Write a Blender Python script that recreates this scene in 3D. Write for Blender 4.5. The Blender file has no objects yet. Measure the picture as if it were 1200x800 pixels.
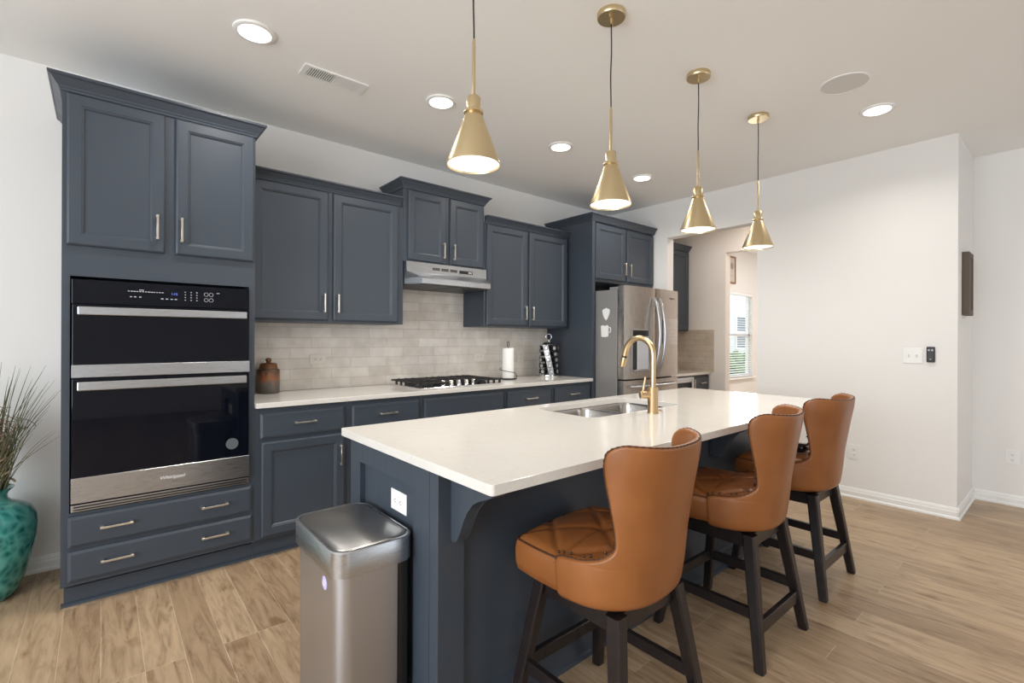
import bpy, bmesh, math, random
from mathutils import Vector, Matrix
random.seed(7)
C = bpy.context.scene.collection
SC = bpy.context.scene

# ------------------------------------------------------------------ camera, world, light
F_PX, CY, YAW, ROLL, CAM_H = 566.27, 396.86, -0.7044, 0.0042, 1.2936
cam = bpy.data.cameras.new('camera')
cam.sensor_fit = 'HORIZONTAL'; cam.sensor_width = 36.0
cam.lens = 36.0 * F_PX / 1200.0
cam.shift_x = 0.0
cam.shift_y = (CY - 400.0) / 1200.0
cam.clip_start = 0.05
cam_o = bpy.data.objects.new('camera', cam); C.objects.link(cam_o)
_f = Vector((-math.sin(YAW), math.cos(YAW), 0)); _r0 = Vector((math.cos(YAW), math.sin(YAW), 0)); _u0 = Vector((0, 0, 1))
_r = _r0 * math.cos(ROLL) + _u0 * math.sin(ROLL); _u = _u0 * math.cos(ROLL) - _r0 * math.sin(ROLL)
cam_o.matrix_world = Matrix(((_r.x, _u.x, -_f.x, 0), (_r.y, _u.y, -_f.y, 0), (_r.z, _u.z, -_f.z, CAM_H), (0, 0, 0, 1)))
SC.camera = cam_o

SC.view_settings.view_transform = 'Standard'
SC.view_settings.look = 'None'
SC.view_settings.gamma = 1.0
SC.view_settings.exposure = -0.32
SC.view_settings.use_curve_mapping = False
SC.cycles.max_bounces = 10
SC.cycles.diffuse_bounces = 6
SC.cycles.glossy_bounces = 5
SC.cycles.use_denoising = True
SC.cycles.sample_clamp_indirect = 6.0

w = bpy.data.worlds.new('world'); SC.world = w; w.use_nodes = True
bg = w.node_tree.nodes['Background']
bg.inputs[0].default_value = (0.86, 0.93, 1.0, 1); bg.inputs[1].default_value = 3.0

def area_light(name, loc, rot, sx, sy, power, color, spread=math.pi):
    l = bpy.data.lights.new(name, 'AREA'); l.shape = 'RECTANGLE'; l.size = sx; l.size_y = sy
    l.energy = power; l.color = color; l.spread = spread
    o = bpy.data.objects.new(name, l); C.objects.link(o); o.location = loc; o.rotation_euler = rot
    return o
PI = math.pi
# daylight through the big windows on the left and behind the camera, and through the study window
area_light('daylight_left_window', (-2.92, 0.3, 1.45), (0, -PI/2, 0), 1.8, 3.4, 165, (0.91, 0.96, 1.0))
area_light('daylight_front_window', (4.1, -3.92, 1.45), (PI/2, 0, 0), 2.2, 1.8, 4, (0.91, 0.96, 1.0))
area_light('daylight_front_window', (-1.9, -3.92, 1.45), (PI/2, 0, 0), 1.8, 1.8, 3, (0.91, 0.96, 1.0))
area_light('daylight_study_window', (8.18, 3.60, 1.38), (-PI/2, 0, 0), 0.85, 1.35, 42, (0.93, 0.97, 1.0))
CAN_W, PEND_W = 10.5, 5.0

# ------------------------------------------------------------------ shared dimensions (metres)
ZC = 2.796           # ceiling
FY = 3.103           # face of base cabinets and tower
WY = 3.713           # back wall
RX = 4.714           # right wall
CT = 0.914           # counter top
UF = WY - 0.33       # face of wall cabinets

# ------------------------------------------------------------------ materials
def mat(name, col=(0.8, 0.8, 0.8), rough=0.5, metal=0.0, spec=0.5, emis=None, estr=0.0, coat=0.0, trans=0.0, ior=1.45):
    m = bpy.data.materials.new(name); m.use_nodes = True
    b = m.node_tree.nodes['Principled BSDF']
    b.inputs['Base Color'].default_value = (*col, 1)
    b.inputs['Roughness'].default_value = rough
    b.inputs['Metallic'].default_value = metal
    b.inputs['Specular IOR Level'].default_value = spec
    b.inputs['Coat Weight'].default_value = coat
    b.inputs['Transmission Weight'].default_value = trans
    b.inputs['IOR'].default_value = ior
    if emis:
        b.inputs['Emission Color'].default_value = (*emis, 1); b.inputs['Emission Strength'].default_value = estr
    return m
def nodes(m): return m.node_tree.nodes, m.node_tree.links, m.node_tree.nodes['Principled BSDF']
def N(ns, t, **kw):
    n = ns.new(t)
    for k, v in kw.items(): setattr(n, k, v)
    return n
def coord(ns, ls, scale=(1, 1, 1), rot=(0, 0, 0), loc=(0, 0, 0), kind='Object'):
    tc = N(ns, 'ShaderNodeTexCoord'); mp = N(ns, 'ShaderNodeMapping')
    mp.inputs['Scale'].default_value = scale; mp.inputs['Rotation'].default_value = rot; mp.inputs['Location'].default_value = loc
    ls.new(tc.outputs[kind], mp.inputs[0]); return mp
def ramp(ns, ls, src, stops):
    r = N(ns, 'ShaderNodeValToRGB'); e = r.color_ramp.elements
    e[0].position, e[0].color = stops[0][0], (*stops[0][1], 1)
    e[1].position, e[1].color = stops[-1][0], (*stops[-1][1], 1)
    for p, c in stops[1:-1]:
        x = e.new(p); x.color = (*c, 1)
    ls.new(src, r.inputs[0]); return r
def noise(ns, ls, vec, scale, detail=4, rough=0.5):
    n = N(ns, 'ShaderNodeTexNoise'); n.inputs['Scale'].default_value = scale
    n.inputs['Detail'].default_value = detail; n.inputs['Roughness'].default_value = rough
    ls.new(vec, n.inputs['Vector']); return n
def bump(ns, ls, b, h, strength=0.1, dist=0.01):
    n = N(ns, 'ShaderNodeBump'); n.inputs['Strength'].default_value = strength; n.inputs['Distance'].default_value = dist
    ls.new(h, n.inputs['Height']); ls.new(n.outputs[0], b.inputs['Normal']); return n
def mixc(ns, ls, a, b, fac, mode='MIX'):
    m = N(ns, 'ShaderNodeMix', data_type='RGBA', blend_type=mode)
    for s, v in ((6, a), (7, b), (0, fac)):
        if hasattr(v, 'links') or hasattr(v, 'is_linked'): ls.new(v, m.inputs[s])
        elif isinstance(v, tuple): m.inputs[s].default_value = (*v, 1)
        else: m.inputs[s].default_value = v
    return m.outputs[2]

M = {}
def wallmat(name, col):
    m = mat(name, col, 0.85, spec=0.25); ns, ls, b = nodes(m)
    n = noise(ns, ls, coord(ns, ls).outputs[0], 180, 3); bump(ns, ls, b, n.outputs[0], 0.06, 0.002)
    return m
M['wall'] = wallmat('wall_paint', (0.80, 0.79, 0.775))
M['wallwarm'] = wallmat('warm_wall_paint', (0.78, 0.735, 0.695))
M['ceiling'] = wallmat('ceiling_paint', (0.86, 0.86, 0.85))
M['trim'] = mat('white_trim', (0.83, 0.83, 0.82), 0.4)
M['white'] = mat('white_plastic', (0.82, 0.82, 0.81), 0.35)
M['offwhite'] = mat('off_white_plastic', (0.72, 0.68, 0.62), 0.4)
M['outletslot'] = mat('dark_slot', (0.03, 0.03, 0.03), 0.6)
def cabmat():
    m = mat('navy_cabinet_paint', (0.045, 0.057, 0.075), 0.34, spec=0.5); ns, ls, b = nodes(m)
    n = noise(ns, ls, coord(ns, ls, (1, 1, 0.15)).outputs[0], 60, 3); bump(ns, ls, b, n.outputs[0], 0.03, 0.002)
    r = ramp(ns, ls, n.outputs[0], [(0.3, (0.34,) * 3), (0.7, (0.42,) * 3)]); ls.new(r.outputs[0], b.inputs['Roughness'])
    return m
M['cab'] = cabmat()
M['dark'] = mat('dark_interior', (0.012, 0.014, 0.018), 0.6)
def steel(name, col=(0.58, 0.58, 0.58), rough=0.28, sc=(2, 2, 90)):
    m = mat(name, col, rough, 1.0); ns, ls, b = nodes(m)
    n = noise(ns, ls, coord(ns, ls, sc).outputs[0], 6, 3)
    r = ramp(ns, ls, n.outputs[0], [(0.3, (rough * 0.95,) * 3), (0.7, (rough * 1.08,) * 3)]); ls.new(r.outputs[0], b.inputs['Roughness'])
    return m
M['steel'] = steel('brushed_steel', (0.47, 0.485, 0.51))
M['steelsink'] = mat('sink_steel', (0.42, 0.40, 0.38), 0.22, 1.0)
M['steelcan'] = steel('trash_can_steel', (0.52, 0.535, 0.58), 0.36, (90, 90, 2))
M['steelv'] = steel('brushed_steel_upright', (0.44, 0.405, 0.375), 0.27, (160, 160, 2))
M['steeldark'] = mat('grey_fridge_side', (0.30, 0.295, 0.29), 0.45, 0.35)
M['chrome'] = mat('polished_steel', (0.75, 0.75, 0.76), 0.12, 1.0)
M['satin'] = mat('satin_silver', (0.62, 0.62, 0.63), 0.38, 0.85)
M['nickel'] = mat('satin_nickel', (0.70, 0.65, 0.58), 0.3, 1.0)
M['glassblack'] = mat('black_oven_glass', (0.003, 0.004, 0.008), 0.03, spec=0.28)
M['black'] = mat('black_enamel', (0.012, 0.012, 0.013), 0.35)
M['blackgloss'] = mat('black_gloss', (0.01, 0.01, 0.012), 0.12)
M['iron'] = mat('cast_iron', (0.018, 0.018, 0.019), 0.55)
M['brass'] = steel('brushed_brass', (0.66, 0.535, 0.33), 0.3, (80, 80, 3))
M['brass2'] = mat('faucet_gold', (0.60, 0.435, 0.25), 0.32, 1.0)
M['cord'] = mat('black_cord', (0.015, 0.015, 0.015), 0.5)
M['lamp'] = mat('lit_diffuser', (0.9, 0.9, 0.88), 0.6, emis=(1.0, 0.97, 0.90), estr=1.35)
M['lens'] = mat('lit_lens', (0.9, 0.9, 0.88), 0.6, emis=(1.0, 0.98, 0.95), estr=5.0)
M['display'] = mat('blue_display', (0.01, 0.01, 0.02), 0.3, emis=(0.15, 0.25, 1.0), estr=1.5)
M['mark'] = mat('pale_print', (0.55, 0.56, 0.6), 0.5)
M['darkmark'] = mat('dark_print', (0.05, 0.05, 0.05), 0.5)
M['wooddark'] = None
def darkwood():
    m = mat('espresso_wood', (0.022, 0.014, 0.012), 0.30); ns, ls, b = nodes(m)
    n = noise(ns, ls, coord(ns, ls, (30, 30, 3)).outputs[0], 4, 5)
    r = ramp(ns, ls, n.outputs[0], [(0.3, (0.010, 0.0075, 0.008)), (0.7, (0.019, 0.014, 0.014))]); ls.new(r.outputs[0], b.inputs[0])
    return m
M['wooddark'] = darkwood()
def leather():
    m = mat('cognac_leather', (0.30, 0.11, 0.03), 0.33, spec=0.5); ns, ls, b = nodes(m)
    co = coord(ns, ls).outputs[0]
    n = noise(ns, ls, co, 5, 4)
    r = ramp(ns, ls, n.outputs[0], [(0.25, (0.205, 0.070, 0.019)), (0.75, (0.305, 0.112, 0.032))]); ls.new(r.outputs[0], b.inputs[0])
    n2 = noise(ns, ls, co, 260, 4); bump(ns, ls, b, n2.outputs[0], 0.12, 0.002)
    r2 = ramp(ns, ls, n.outputs[0], [(0.3, (0.29,) * 3), (0.7, (0.38,) * 3)]); ls.new(r2.outputs[0], b.inputs['Roughness'])
    return m
M['leather'] = leather()
M['stitch'] = mat('dark_stitch', (0.06, 0.022, 0.010), 0.6)
M['nail'] = mat('dark_bronze_nail', (0.10, 0.06, 0.04), 0.3, 0.9)
def quartz():
    m = mat('white_quartz', (0.74, 0.70, 0.65), 0.09, spec=0.5); ns, ls, b = nodes(m)
    co = coord(ns, ls).outputs[0]
    d = noise(ns, ls, co, 2.2, 5); 
    vm = N(ns, 'ShaderNodeVectorMath', operation='MULTIPLY_ADD'); vm.inputs[1].default_value = (0.6, 0.6, 0.6)
    ls.new(d.outputs['Color'], vm.inputs[0]); ls.new(co, vm.inputs[2])
    n = noise(ns, ls, vm.outputs[0], 1.8, 6, 0.6)
    r = ramp(ns, ls, n.outputs[0], [(0.488, (0.68, 0.655, 0.615)), (0.499, (0.655, 0.63, 0.59)), (0.502, (0.655, 0.63, 0.59)), (0.512, (0.68, 0.655, 0.615))])
    n2 = noise(ns, ls, co, 90, 3)
    r2 = ramp(ns, ls, n2.outputs[0], [(0.35, (0.97, 0.97, 0.97)), (0.6, (1, 1, 1))])
    ls.new(mixc(ns, ls, r.outputs[0], r2.outputs[0], 1.0, 'MULTIPLY'), b.inputs[0])
    return m
M['quartz'] = quartz()
def tile(name, c1, c2, swap=False):
    m = mat(name, c1, 0.22, spec=0.5); ns, ls, b = nodes(m)
    tc = N(ns, 'ShaderNodeTexCoord'); sp = N(ns, 'ShaderNodeSeparateXYZ'); cb = N(ns, 'ShaderNodeCombineXYZ')
    ls.new(tc.outputs['Object'], sp.inputs[0])
    ls.new(sp.outputs[1 if swap else 0], cb.inputs[0]); ls.new(sp.outputs[2], cb.inputs[1])
    mp = N(ns, 'ShaderNodeMapping'); mp.inputs['Location'].default_value = (-1.04 + 0.30 * 4, -CT + 0.0765 * 20, 0); ls.new(cb.outputs[0], mp.inputs[0])
    bt = N(ns, 'ShaderNodeTexBrick'); bt.offset = 0.5; bt.offset_frequency = 2
    bt.inputs['Scale'].default_value = 1.0; bt.inputs['Brick Width'].default_value = 0.30; bt.inputs['Row Height'].default_value = 0.0765
    bt.inputs['Mortar Size'].default_value = 0.0022; bt.inputs['Mortar Smooth'].default_value = 0.3; bt.inputs['Bias'].default_value = 0.0
    bt.inputs['Color1'].default_value = (*c1, 1); bt.inputs['Color2'].default_value = (*c2, 1)
    bt.inputs['Mortar'].default_value = (c2[0] * 0.90, c2[1] * 0.88, c2[2] * 0.85, 1)
    ls.new(mp.outputs[0], bt.inputs[0])
    n = noise(ns, ls, tc.outputs['Object'], 9, 4)
    r = ramp(ns, ls, n.outputs[0], [(0.25, (0.84, 0.82, 0.80)), (0.75, (1.08, 1.08, 1.08))])
    ls.new(mixc(ns, ls, bt.outputs[0], r.outputs[0], 1.0, 'MULTIPLY'), b.inputs[0])
    inv = N(ns, 'ShaderNodeMath', operation='SUBTRACT'); inv.inputs[0].default_value = 1.0; ls.new(bt.outputs[1], inv.inputs[1])
    n3 = noise(ns, ls, tc.outputs['Object'], 14, 2)
    ad = N(ns, 'ShaderNodeMath', operation='MULTIPLY_ADD'); ad.inputs[1].default_value = 0.9
    ls.new(n3.outputs[0], ad.inputs[0]); ls.new(inv.outputs[0], ad.inputs[2])
    bump(ns, ls, b, ad.outputs[0], 0.5, 0.004)
    return m
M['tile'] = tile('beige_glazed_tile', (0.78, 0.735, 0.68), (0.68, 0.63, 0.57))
M['tilepantry'] = tile('beige_glazed_tile_dimmed', (0.60, 0.53, 0.45), (0.50, 0.425, 0.345), True)  # same tile, with the pantry's dimmer warm light put into its colour
def floormat():
    m = mat('oak_planks', (0.5, 0.36, 0.24), 0.34, spec=0.4); ns, ls, b = nodes(m)
    tc = N(ns, 'ShaderNodeTexCoord'); sp = N(ns, 'ShaderNodeSeparateXYZ'); cb = N(ns, 'ShaderNodeCombineXYZ')
    ls.new(tc.outputs['Object'], sp.inputs[0]); ls.new(sp.outputs[1], cb.inputs[0]); ls.new(sp.outputs[0], cb.inputs[1])
    mp = N(ns, 'ShaderNodeMapping'); mp.inputs['Location'].default_value = (12.3, 5.278, 0); ls.new(cb.outputs[0], mp.inputs[0])
    def brick(c1, c2, mort, ms):
        bt = N(ns, 'ShaderNodeTexBrick'); bt.offset = 0.37; bt.offset_frequency = 3; bt.squash = 1
        bt.inputs['Scale'].default_value = 1; bt.inputs['Brick Width'].default_value = 1.22; bt.inputs['Row Height'].default_value = 0.132
        bt.inputs['Mortar Size'].default_value = ms; bt.inputs['Mortar Smooth'].default_value = 0.1; bt.inputs['Bias'].default_value = 0
        bt.inputs['Color1'].default_value = (*c1, 1); bt.inputs['Color2'].default_value = (*c2, 1); bt.inputs['Mortar'].default_value = (*mort, 1)
        ls.new(mp.outputs[0], bt.inputs[0]); return bt
    bt = brick((0.46, 0.335, 0.215), (0.33, 0.228, 0.140), (0.56, 0.44, 0.32), 0.0011)
    # each plank shifts its own grain
    bid = brick((0, 0, 0), (1, 1, 1), (0.5, 0.5, 0.5), 0.0)
    off = N(ns, 'ShaderNodeVectorMath', operation='MULTIPLY_ADD'); off.inputs[1].default_value = (7, 3, 5)
    ls.new(bid.outputs[0], off.inputs[0]); ls.new(tc.outputs['Object'], off.inputs[2])
    st = N(ns, 'ShaderNodeMapping'); st.inputs['Scale'].default_value = (11, 1.3, 1); ls.new(off.outputs[0], st.inputs[0])
    g = noise(ns, ls, st.outputs[0], 2.4, 10, 0.68); g.inputs['Distortion'].default_value = 0.9
    gr = ramp(ns, ls, g.outputs[0], [(0.28, (0.42, 0.36, 0.31)), (0.42, (0.80, 0.77, 0.74)), (0.52, (1.0, 1.0, 1.0)), (0.72, (1.22, 1.22, 1.20))])
    st2 = N(ns, 'ShaderNodeMapping'); st2.inputs['Scale'].default_value = (5, 1.8, 1); ls.new(off.outputs[0], st2.inputs[0])
    k = noise(ns, ls, st2.outputs[0], 2.6, 3)
    kr = ramp(ns, ls, k.outputs[0], [(0.25, (0.66, 0.58, 0.50)), (0.38, (1, 1, 1)), (1.0, (1.03, 1.03, 1.03))])
    vo = N(ns, 'ShaderNodeTexVoronoi'); vo.inputs['Scale'].default_value = 1.1; ls.new(st2.outputs[0], vo.inputs['Vector'])
    vr = ramp(ns, ls, vo.outputs['Distance'], [(0.015, (0.30, 0.22, 0.17)), (0.045, (0.75, 0.68, 0.6)), (0.10, (1, 1, 1))])
    c = mixc(ns, ls, bt.outputs[0], gr.outputs[0], 1.0, 'MULTIPLY')
    c = mixc(ns, ls, c, kr.outputs[0], 1.0, 'MULTIPLY')
    c = mixc(ns, ls, c, vr.outputs[0], 0.9, 'MULTIPLY')
    ls.new(c, b.inputs[0])
    rr = ramp(ns, ls, g.outputs[0], [(0.3, (0.30,) * 3), (0.7, (0.42,) * 3)]); ls.new(rr.outputs[0], b.inputs['Roughness'])
    bump(ns, ls, b, g.outputs[0], 0.05, 0.002)
    return m
M['floor'] = floormat()
def vasemat():
    m = mat('teal_glass', (0.02, 0.25, 0.22), 0.12, coat=0.5); ns, ls, b = nodes(m)
    co = coord(ns, ls, (1, 1, 0.8)).outputs[0]
    v = N(ns, 'ShaderNodeTexVoronoi'); v.inputs['Scale'].default_value = 27; 
    d = noise(ns, ls, co, 9, 3)
    vm = N(ns, 'ShaderNodeVectorMath', operation='MULTIPLY_ADD'); vm.inputs[1].default_value = (0.10, 0.10, 0.10)
    ls.new(d.outputs['Color'], vm.inputs[0]); ls.new(co, vm.inputs[2]); ls.new(vm.outputs[0], v.inputs['Vector'])
    r = ramp(ns, ls, v.outputs['Distance'], [(0.08, (0.008, 0.09, 0.09)), (0.30, (0.03, 0.22, 0.20)), (0.75, (0.12, 0.42, 0.36))])
    ls.new(r.outputs[0], b.inputs[0]); return m
M['vase'] = vasemat()
def jarmat():
    m = mat('glazed_stoneware', (0.1, 0.06, 0.04), 0.4); ns, ls, b = nodes(m)
    tc = N(ns, 'ShaderNodeTexCoord'); sp = N(ns, 'ShaderNodeSeparateXYZ'); ls.new(tc.outputs['Object'], sp.inputs[0])
    n = noise(ns, ls, coord(ns, ls, (1, 1, 0.4)).outputs[0], 40, 4)
    a = N(ns, 'ShaderNodeMath', operation='MULTIPLY_ADD'); a.inputs[1].default_value = 0.14; ls.new(n.outputs[0], a.inputs[0]); ls.new(sp.outputs[2], a.inputs[2])
    r = ramp(ns, ls, a.outputs[0], [(0.08, (0.075, 0.065, 0.055)), (0.14, (0.13, 0.115, 0.10)), (0.175, (0.28, 0.10, 0.035)), (0.215, (0.075, 0.045, 0.03)), (0.26, (0.16, 0.07, 0.03))])
    ls.new(r.outputs[0], b.inputs[0]); return m
M['jar'] = jarmat()
M['jarlid'] = mat('brown_jar_lid', (0.20, 0.085, 0.035), 0.4)
M['blade'] = mat('dried_green_blade', (0.10, 0.12, 0.055), 0.6)
M['blade2'] = mat('dried_brown_blade', (0.19, 0.14, 0.085), 0.7)
M['raffia'] = mat('pale_raffia', (0.40, 0.31, 0.20), 0.7)
M['purple'] = mat('lilac_sticker', (0.50, 0.44, 0.72), 0.4)
M['paper'] = mat('paper_towel', (0.86, 0.86, 0.84), 0.9)
M['frame'] = mat('weathered_brown_wood', (0.12, 0.09, 0.07), 0.7)
M['framewarm'] = mat('brown_picture_frame', (0.26, 0.13, 0.06), 0.5)
M['print'] = mat('pale_print_paper', (0.55, 0.50, 0.45), 0.7)
M['slat'] = mat('white_blind_slat', (0.85, 0.86, 0.88), 0.45)
M['leaf'] = mat('bush_leaf', (0.09, 0.20, 0.05), 0.7)
M['lawn'] = mat('lawn_grass', (0.12, 0.24, 0.06), 0.9)
M['siding'] = mat('pale_siding', (0.70, 0.72, 0.74), 0.7)
M['winglass'] = mat('neighbour_glass', (0.10, 0.13, 0.17), 0.2)
M['clear'] = mat('clear_acrylic', (0.58, 0.54, 0.51), 0.2, 0.85)

# ------------------------------------------------------------------ mesh helpers
def BM(): return bmesh.new()
def add_box(bm, x0, x1, y0, y1, z0, z1, bev=0.0, seg=2):
    r = bmesh.ops.create_cube(bm, size=1.0)
    vs = r['verts']
    for v in vs:
        v.co = Vector(((x0 + x1) / 2 + v.co.x * (x1 - x0), (y0 + y1) / 2 + v.co.y * (y1 - y0), (z0 + z1) / 2 + v.co.z * (z1 - z0)))
    if bev > 0:
        es = list({e for v in vs for e in v.link_edges})
        bmesh.ops.bevel(bm, geom=es, offset=bev, segments=seg, profile=0.5, affect='EDGES')
    return bm
def frame_axes(d):
    d = d.normalized(); a = Vector((0, 0, 1)) if abs(d.z) < 0.9 else Vector((1, 0, 0))
    u = d.cross(a).normalized(); return u, d.cross(u).normalized()
def add_tube(bm, pts, r, seg=10, cap=True, closed=False, radii=None):
    pts = [Vector(p) for p in pts]; n = len(pts); rings = []
    pu = None
    for i, p in enumerate(pts):
        if closed: d = pts[(i + 1) % n] - pts[i - 1]
        else: d = pts[min(i + 1, n - 1)] - pts[max(i - 1, 0)]
        d.normalize()
        if pu is None: u, v = frame_axes(d)
        else:
            u = (pu - d * pu.dot(d)).normalized(); v = d.cross(u)
        pu = u
        rr = radii[i] if radii else r
        rings.append([bm.verts.new(p + (u * math.cos(2 * PI * k / seg) + v * math.sin(2 * PI * k / seg)) * rr) for k in range(seg)])
    m = n if closed else n - 1
    for i in range(m):
        a, b = rings[i], rings[(i + 1) % n]
        for k in range(seg): bm.faces.new((a[k], a[(k + 1) % seg], b[(k + 1) % seg], b[k]))
    if cap and not closed:
        bm.faces.new(rings[0][::-1]); bm.faces.new(rings[-1])
    return bm
def add_lathe(bm, prof, cx=0, cy=0, seg=48, closed=False):
    rings = []
    for r, z in prof:
        if r < 1e-6: rings.append([bm.verts.new((cx, cy, z))])
        else: rings.append([bm.verts.new((cx + r * math.cos(2 * PI * k / seg), cy + r * math.sin(2 * PI * k / seg), z)) for k in range(seg)])
    prs = list(zip(rings, rings[1:])) + ([(rings[-1], rings[0])] if closed else [])
    for a, b in prs:
        for k in range(seg):
            k2 = (k + 1) % seg
            if len(a) == 1 and len(b) == 1: continue
            if len(a) == 1: bm.faces.new((a[0], b[k2], b[k]))
            elif len(b) == 1: bm.faces.new((a[k], a[k2], b[0]))
            else: bm.faces.new((a[k], a[k2], b[k2], b[k]))
    return bm
def add_loft(bm, loops, cap0=True, cap1=True, closed=True):
    rs = [[bm.verts.new(p) for p in l] for l in loops]
    n = len(rs[0])
    for a, b in zip(rs, rs[1:]):
        for k in range(n if closed else n - 1): bm.faces.new((a[k], a[(k + 1) % n], b[(k + 1) % n], b[k]))
    if cap0: bm.faces.new(rs[0][::-1])
    if cap1: bm.faces.new(rs[-1])
    return bm
def add_prism(bm, pts2, axis, a0, a1, bev=0.0):
    def P(u, v, a): return {'x': (a, u, v), 'y': (u, a, v), 'z': (u, v, a)}[axis]
    v0 = [bm.verts.new(P(u, v, a0)) for u, v in pts2]; v1 = [bm.verts.new(P(u, v, a1)) for u, v in pts2]
    fs = [bm.faces.new(v0[::-1]), bm.faces.new(v1)]
    n = len(pts2)
    for k in range(n): fs.append(bm.faces.new((v0[k], v0[(k + 1) % n], v1[(k + 1) % n], v1[k])))
    if bev > 0:
        es = list({e for f in fs[:2] for e in f.edges})
        bmesh.ops.bevel(bm, geom=es, offset=bev, segments=2, profile=0.5, affect='EDGES')
    return bm
def rounded(x0, x1, y0, y1, r, n=6):
    out = []
    for cx, cy, a in ((x1 - r, y1 - r, 0), (x0 + r, y1 - r, 90), (x0 + r, y0 + r, 180), (x1 - r, y0 + r, 270)):
        for k in range(n + 1):
            t = math.radians(a + 90 * k / n); out.append((cx + r * math.cos(t), cy + r * math.sin(t)))
    return out
def ancestors_loc(p):
    l = Vector((0, 0, 0))
    while p is not None: l = l + p.location; p = p.parent
    return l
def obj(name, bm, m, parent=None, smooth=None, kind=None):
    """link a bmesh built in world coordinates as one object; smooth = angle in degrees"""
    off = ancestors_loc(parent)
    if off.length > 0: bmesh.ops.translate(bm, verts=bm.verts[:], vec=-off)
    bmesh.ops.recalc_face_normals(bm, faces=bm.faces[:])
    if smooth:
        lim = math.radians(smooth)
        for f in bm.faces: f.smooth = True
        for e in bm.edges:
            if len(e.link_faces) == 2 and e.calc_face_angle(0) > lim: e.smooth = False
    me = bpy.data.meshes.new(name); bm.to_mesh(me); bm.free()
    me.materials.append(m)
    o = bpy.data.objects.new(name, me); C.objects.link(o)
    if parent is not None: o.parent = parent
    if kind: o['kind'] = kind
    return o
def thing(name, label, cat, loc=(0, 0, 0), group=None):
    o = bpy.data.objects.new(name, None); C.objects.link(o); o.location = loc; o.empty_display_size = 0.1
    o['label'] = label; o['category'] = cat
    if group: o['group'] = group
    return o
def tag(o, label, cat, group=None):
    o['label'] = label; o['category'] = cat
    if group: o['group'] = group
    return o
def dup(root, loc, label=None, group=None, rotz=None):
    r = root.copy(); C.objects.link(r); r.location = loc
    if rotz is not None: r.rotation_euler = (0, 0, rotz)
    if label: r['label'] = label
    if group: r['group'] = group
    for ch in list(root.children):
        c = ch.copy(); C.objects.link(c); c.parent = r
        for g in list(ch.children):
            d = g.copy(); C.objects.link(d); d.parent = c
    return r
def struct(name, bm, m, parent=None, smooth=None):
    o = obj(name, bm, m, parent, smooth)
    if parent is None: o['kind'] = 'structure'
    return o
def text_mesh(name, s, size, m, parent, loc, rot, extrude=0.0004, align='CENTER', italic=0.0):
    cu = bpy.data.curves.new(name, 'FONT'); cu.body = s; cu.size = size; cu.extrude = extrude; cu.align_x = align; cu.align_y = 'CENTER'; cu.shear = italic
    t = bpy.data.objects.new(name, cu); C.objects.link(t); bpy.context.view_layer.update()
    me = bpy.data.meshes.new_from_object(t.evaluated_get(bpy.context.evaluated_depsgraph_get()))
    bpy.data.objects.remove(t)
    me.materials.clear(); me.materials.append(m)
    me.transform(Matrix.Translation(Vector(loc) - ancestors_loc(parent)) @ Matrix.Rotation(rot[2], 4, 'Z') @ Matrix.Rotation(rot[1], 4, 'Y') @ Matrix.Rotation(rot[0], 4, 'X'))
    o = bpy.data.objects.new(name, me); C.objects.link(o); o.parent = parent
    return o

# ------------------------------------------------------------------ the setting
bm = BM(); add_box(bm, -3.1, 9.6, -4.1, 3.83, -0.1, 0.0); struct('floor', bm, M['floor'])
bm = BM(); add_box(bm, -3.1, 9.6, -4.1, 3.83, ZC, ZC + 0.1); struct('ceiling', bm, M['ceiling'])
WX0, WX1, WZ0, WZ1 = 7.66, 8.66, 0.665, 2.09     # study window
bm = BM()
add_box(bm, -3.1, WX0, WY, WY + 0.12, 0, ZC); add_box(bm, WX1, 9.6, WY, WY + 0.12, 0, ZC)
add_box(bm, WX0, WX1, WY, WY + 0.12, 0, WZ0); add_box(bm, WX0, WX1, WY, WY + 0.12, WZ1, ZC)
struct('wall_back', bm, M['wall'])
OY0, OY1, OZ = 1.978, 2.93, 2.405                 # opening to the pantry
bm = BM()
add_box(bm, RX, RX + 0.12, 0.575, OY0, 0, ZC); add_box(bm, RX, RX + 0.12, OY1, WY, 0, ZC); add_box(bm, RX, RX + 0.12, OY0, OY1, OZ, ZC)
struct('wall_right', bm, M['wall'])
bm = BM(); add_box(bm, RX + 0.12, 5.583, 0.575, 0.695, 0, ZC); struct('wall_return', bm, M['wall'])
bm = BM(); add_box(bm, 5.463, 5.583, -4.1, 0.575, 0, ZC); struct('wall_far_right', bm, M['wall'])
PX = 5.96
bm = BM()
add_box(bm, PX, PX + 0.12, 2.883, WY, 0, ZC); add_box(bm, PX, PX + 0.12, 0.695, 1.80, 0, ZC); add_box(bm, PX, PX + 0.12, 1.80, 2.883, 2.386, ZC)
struct('wall_pantry', bm, M['wallwarm'])
bm = BM(); add_box(bm, 5.583, 9.6, 0.575, 0.695, 0, ZC); struct('wall_study_front', bm, M['wallwarm'])
bm = BM(); add_box(bm, 9.48, 9.6, 0.695, WY, 0, ZC); struct('wall_study_right', bm, M['wallwarm'])
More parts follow.
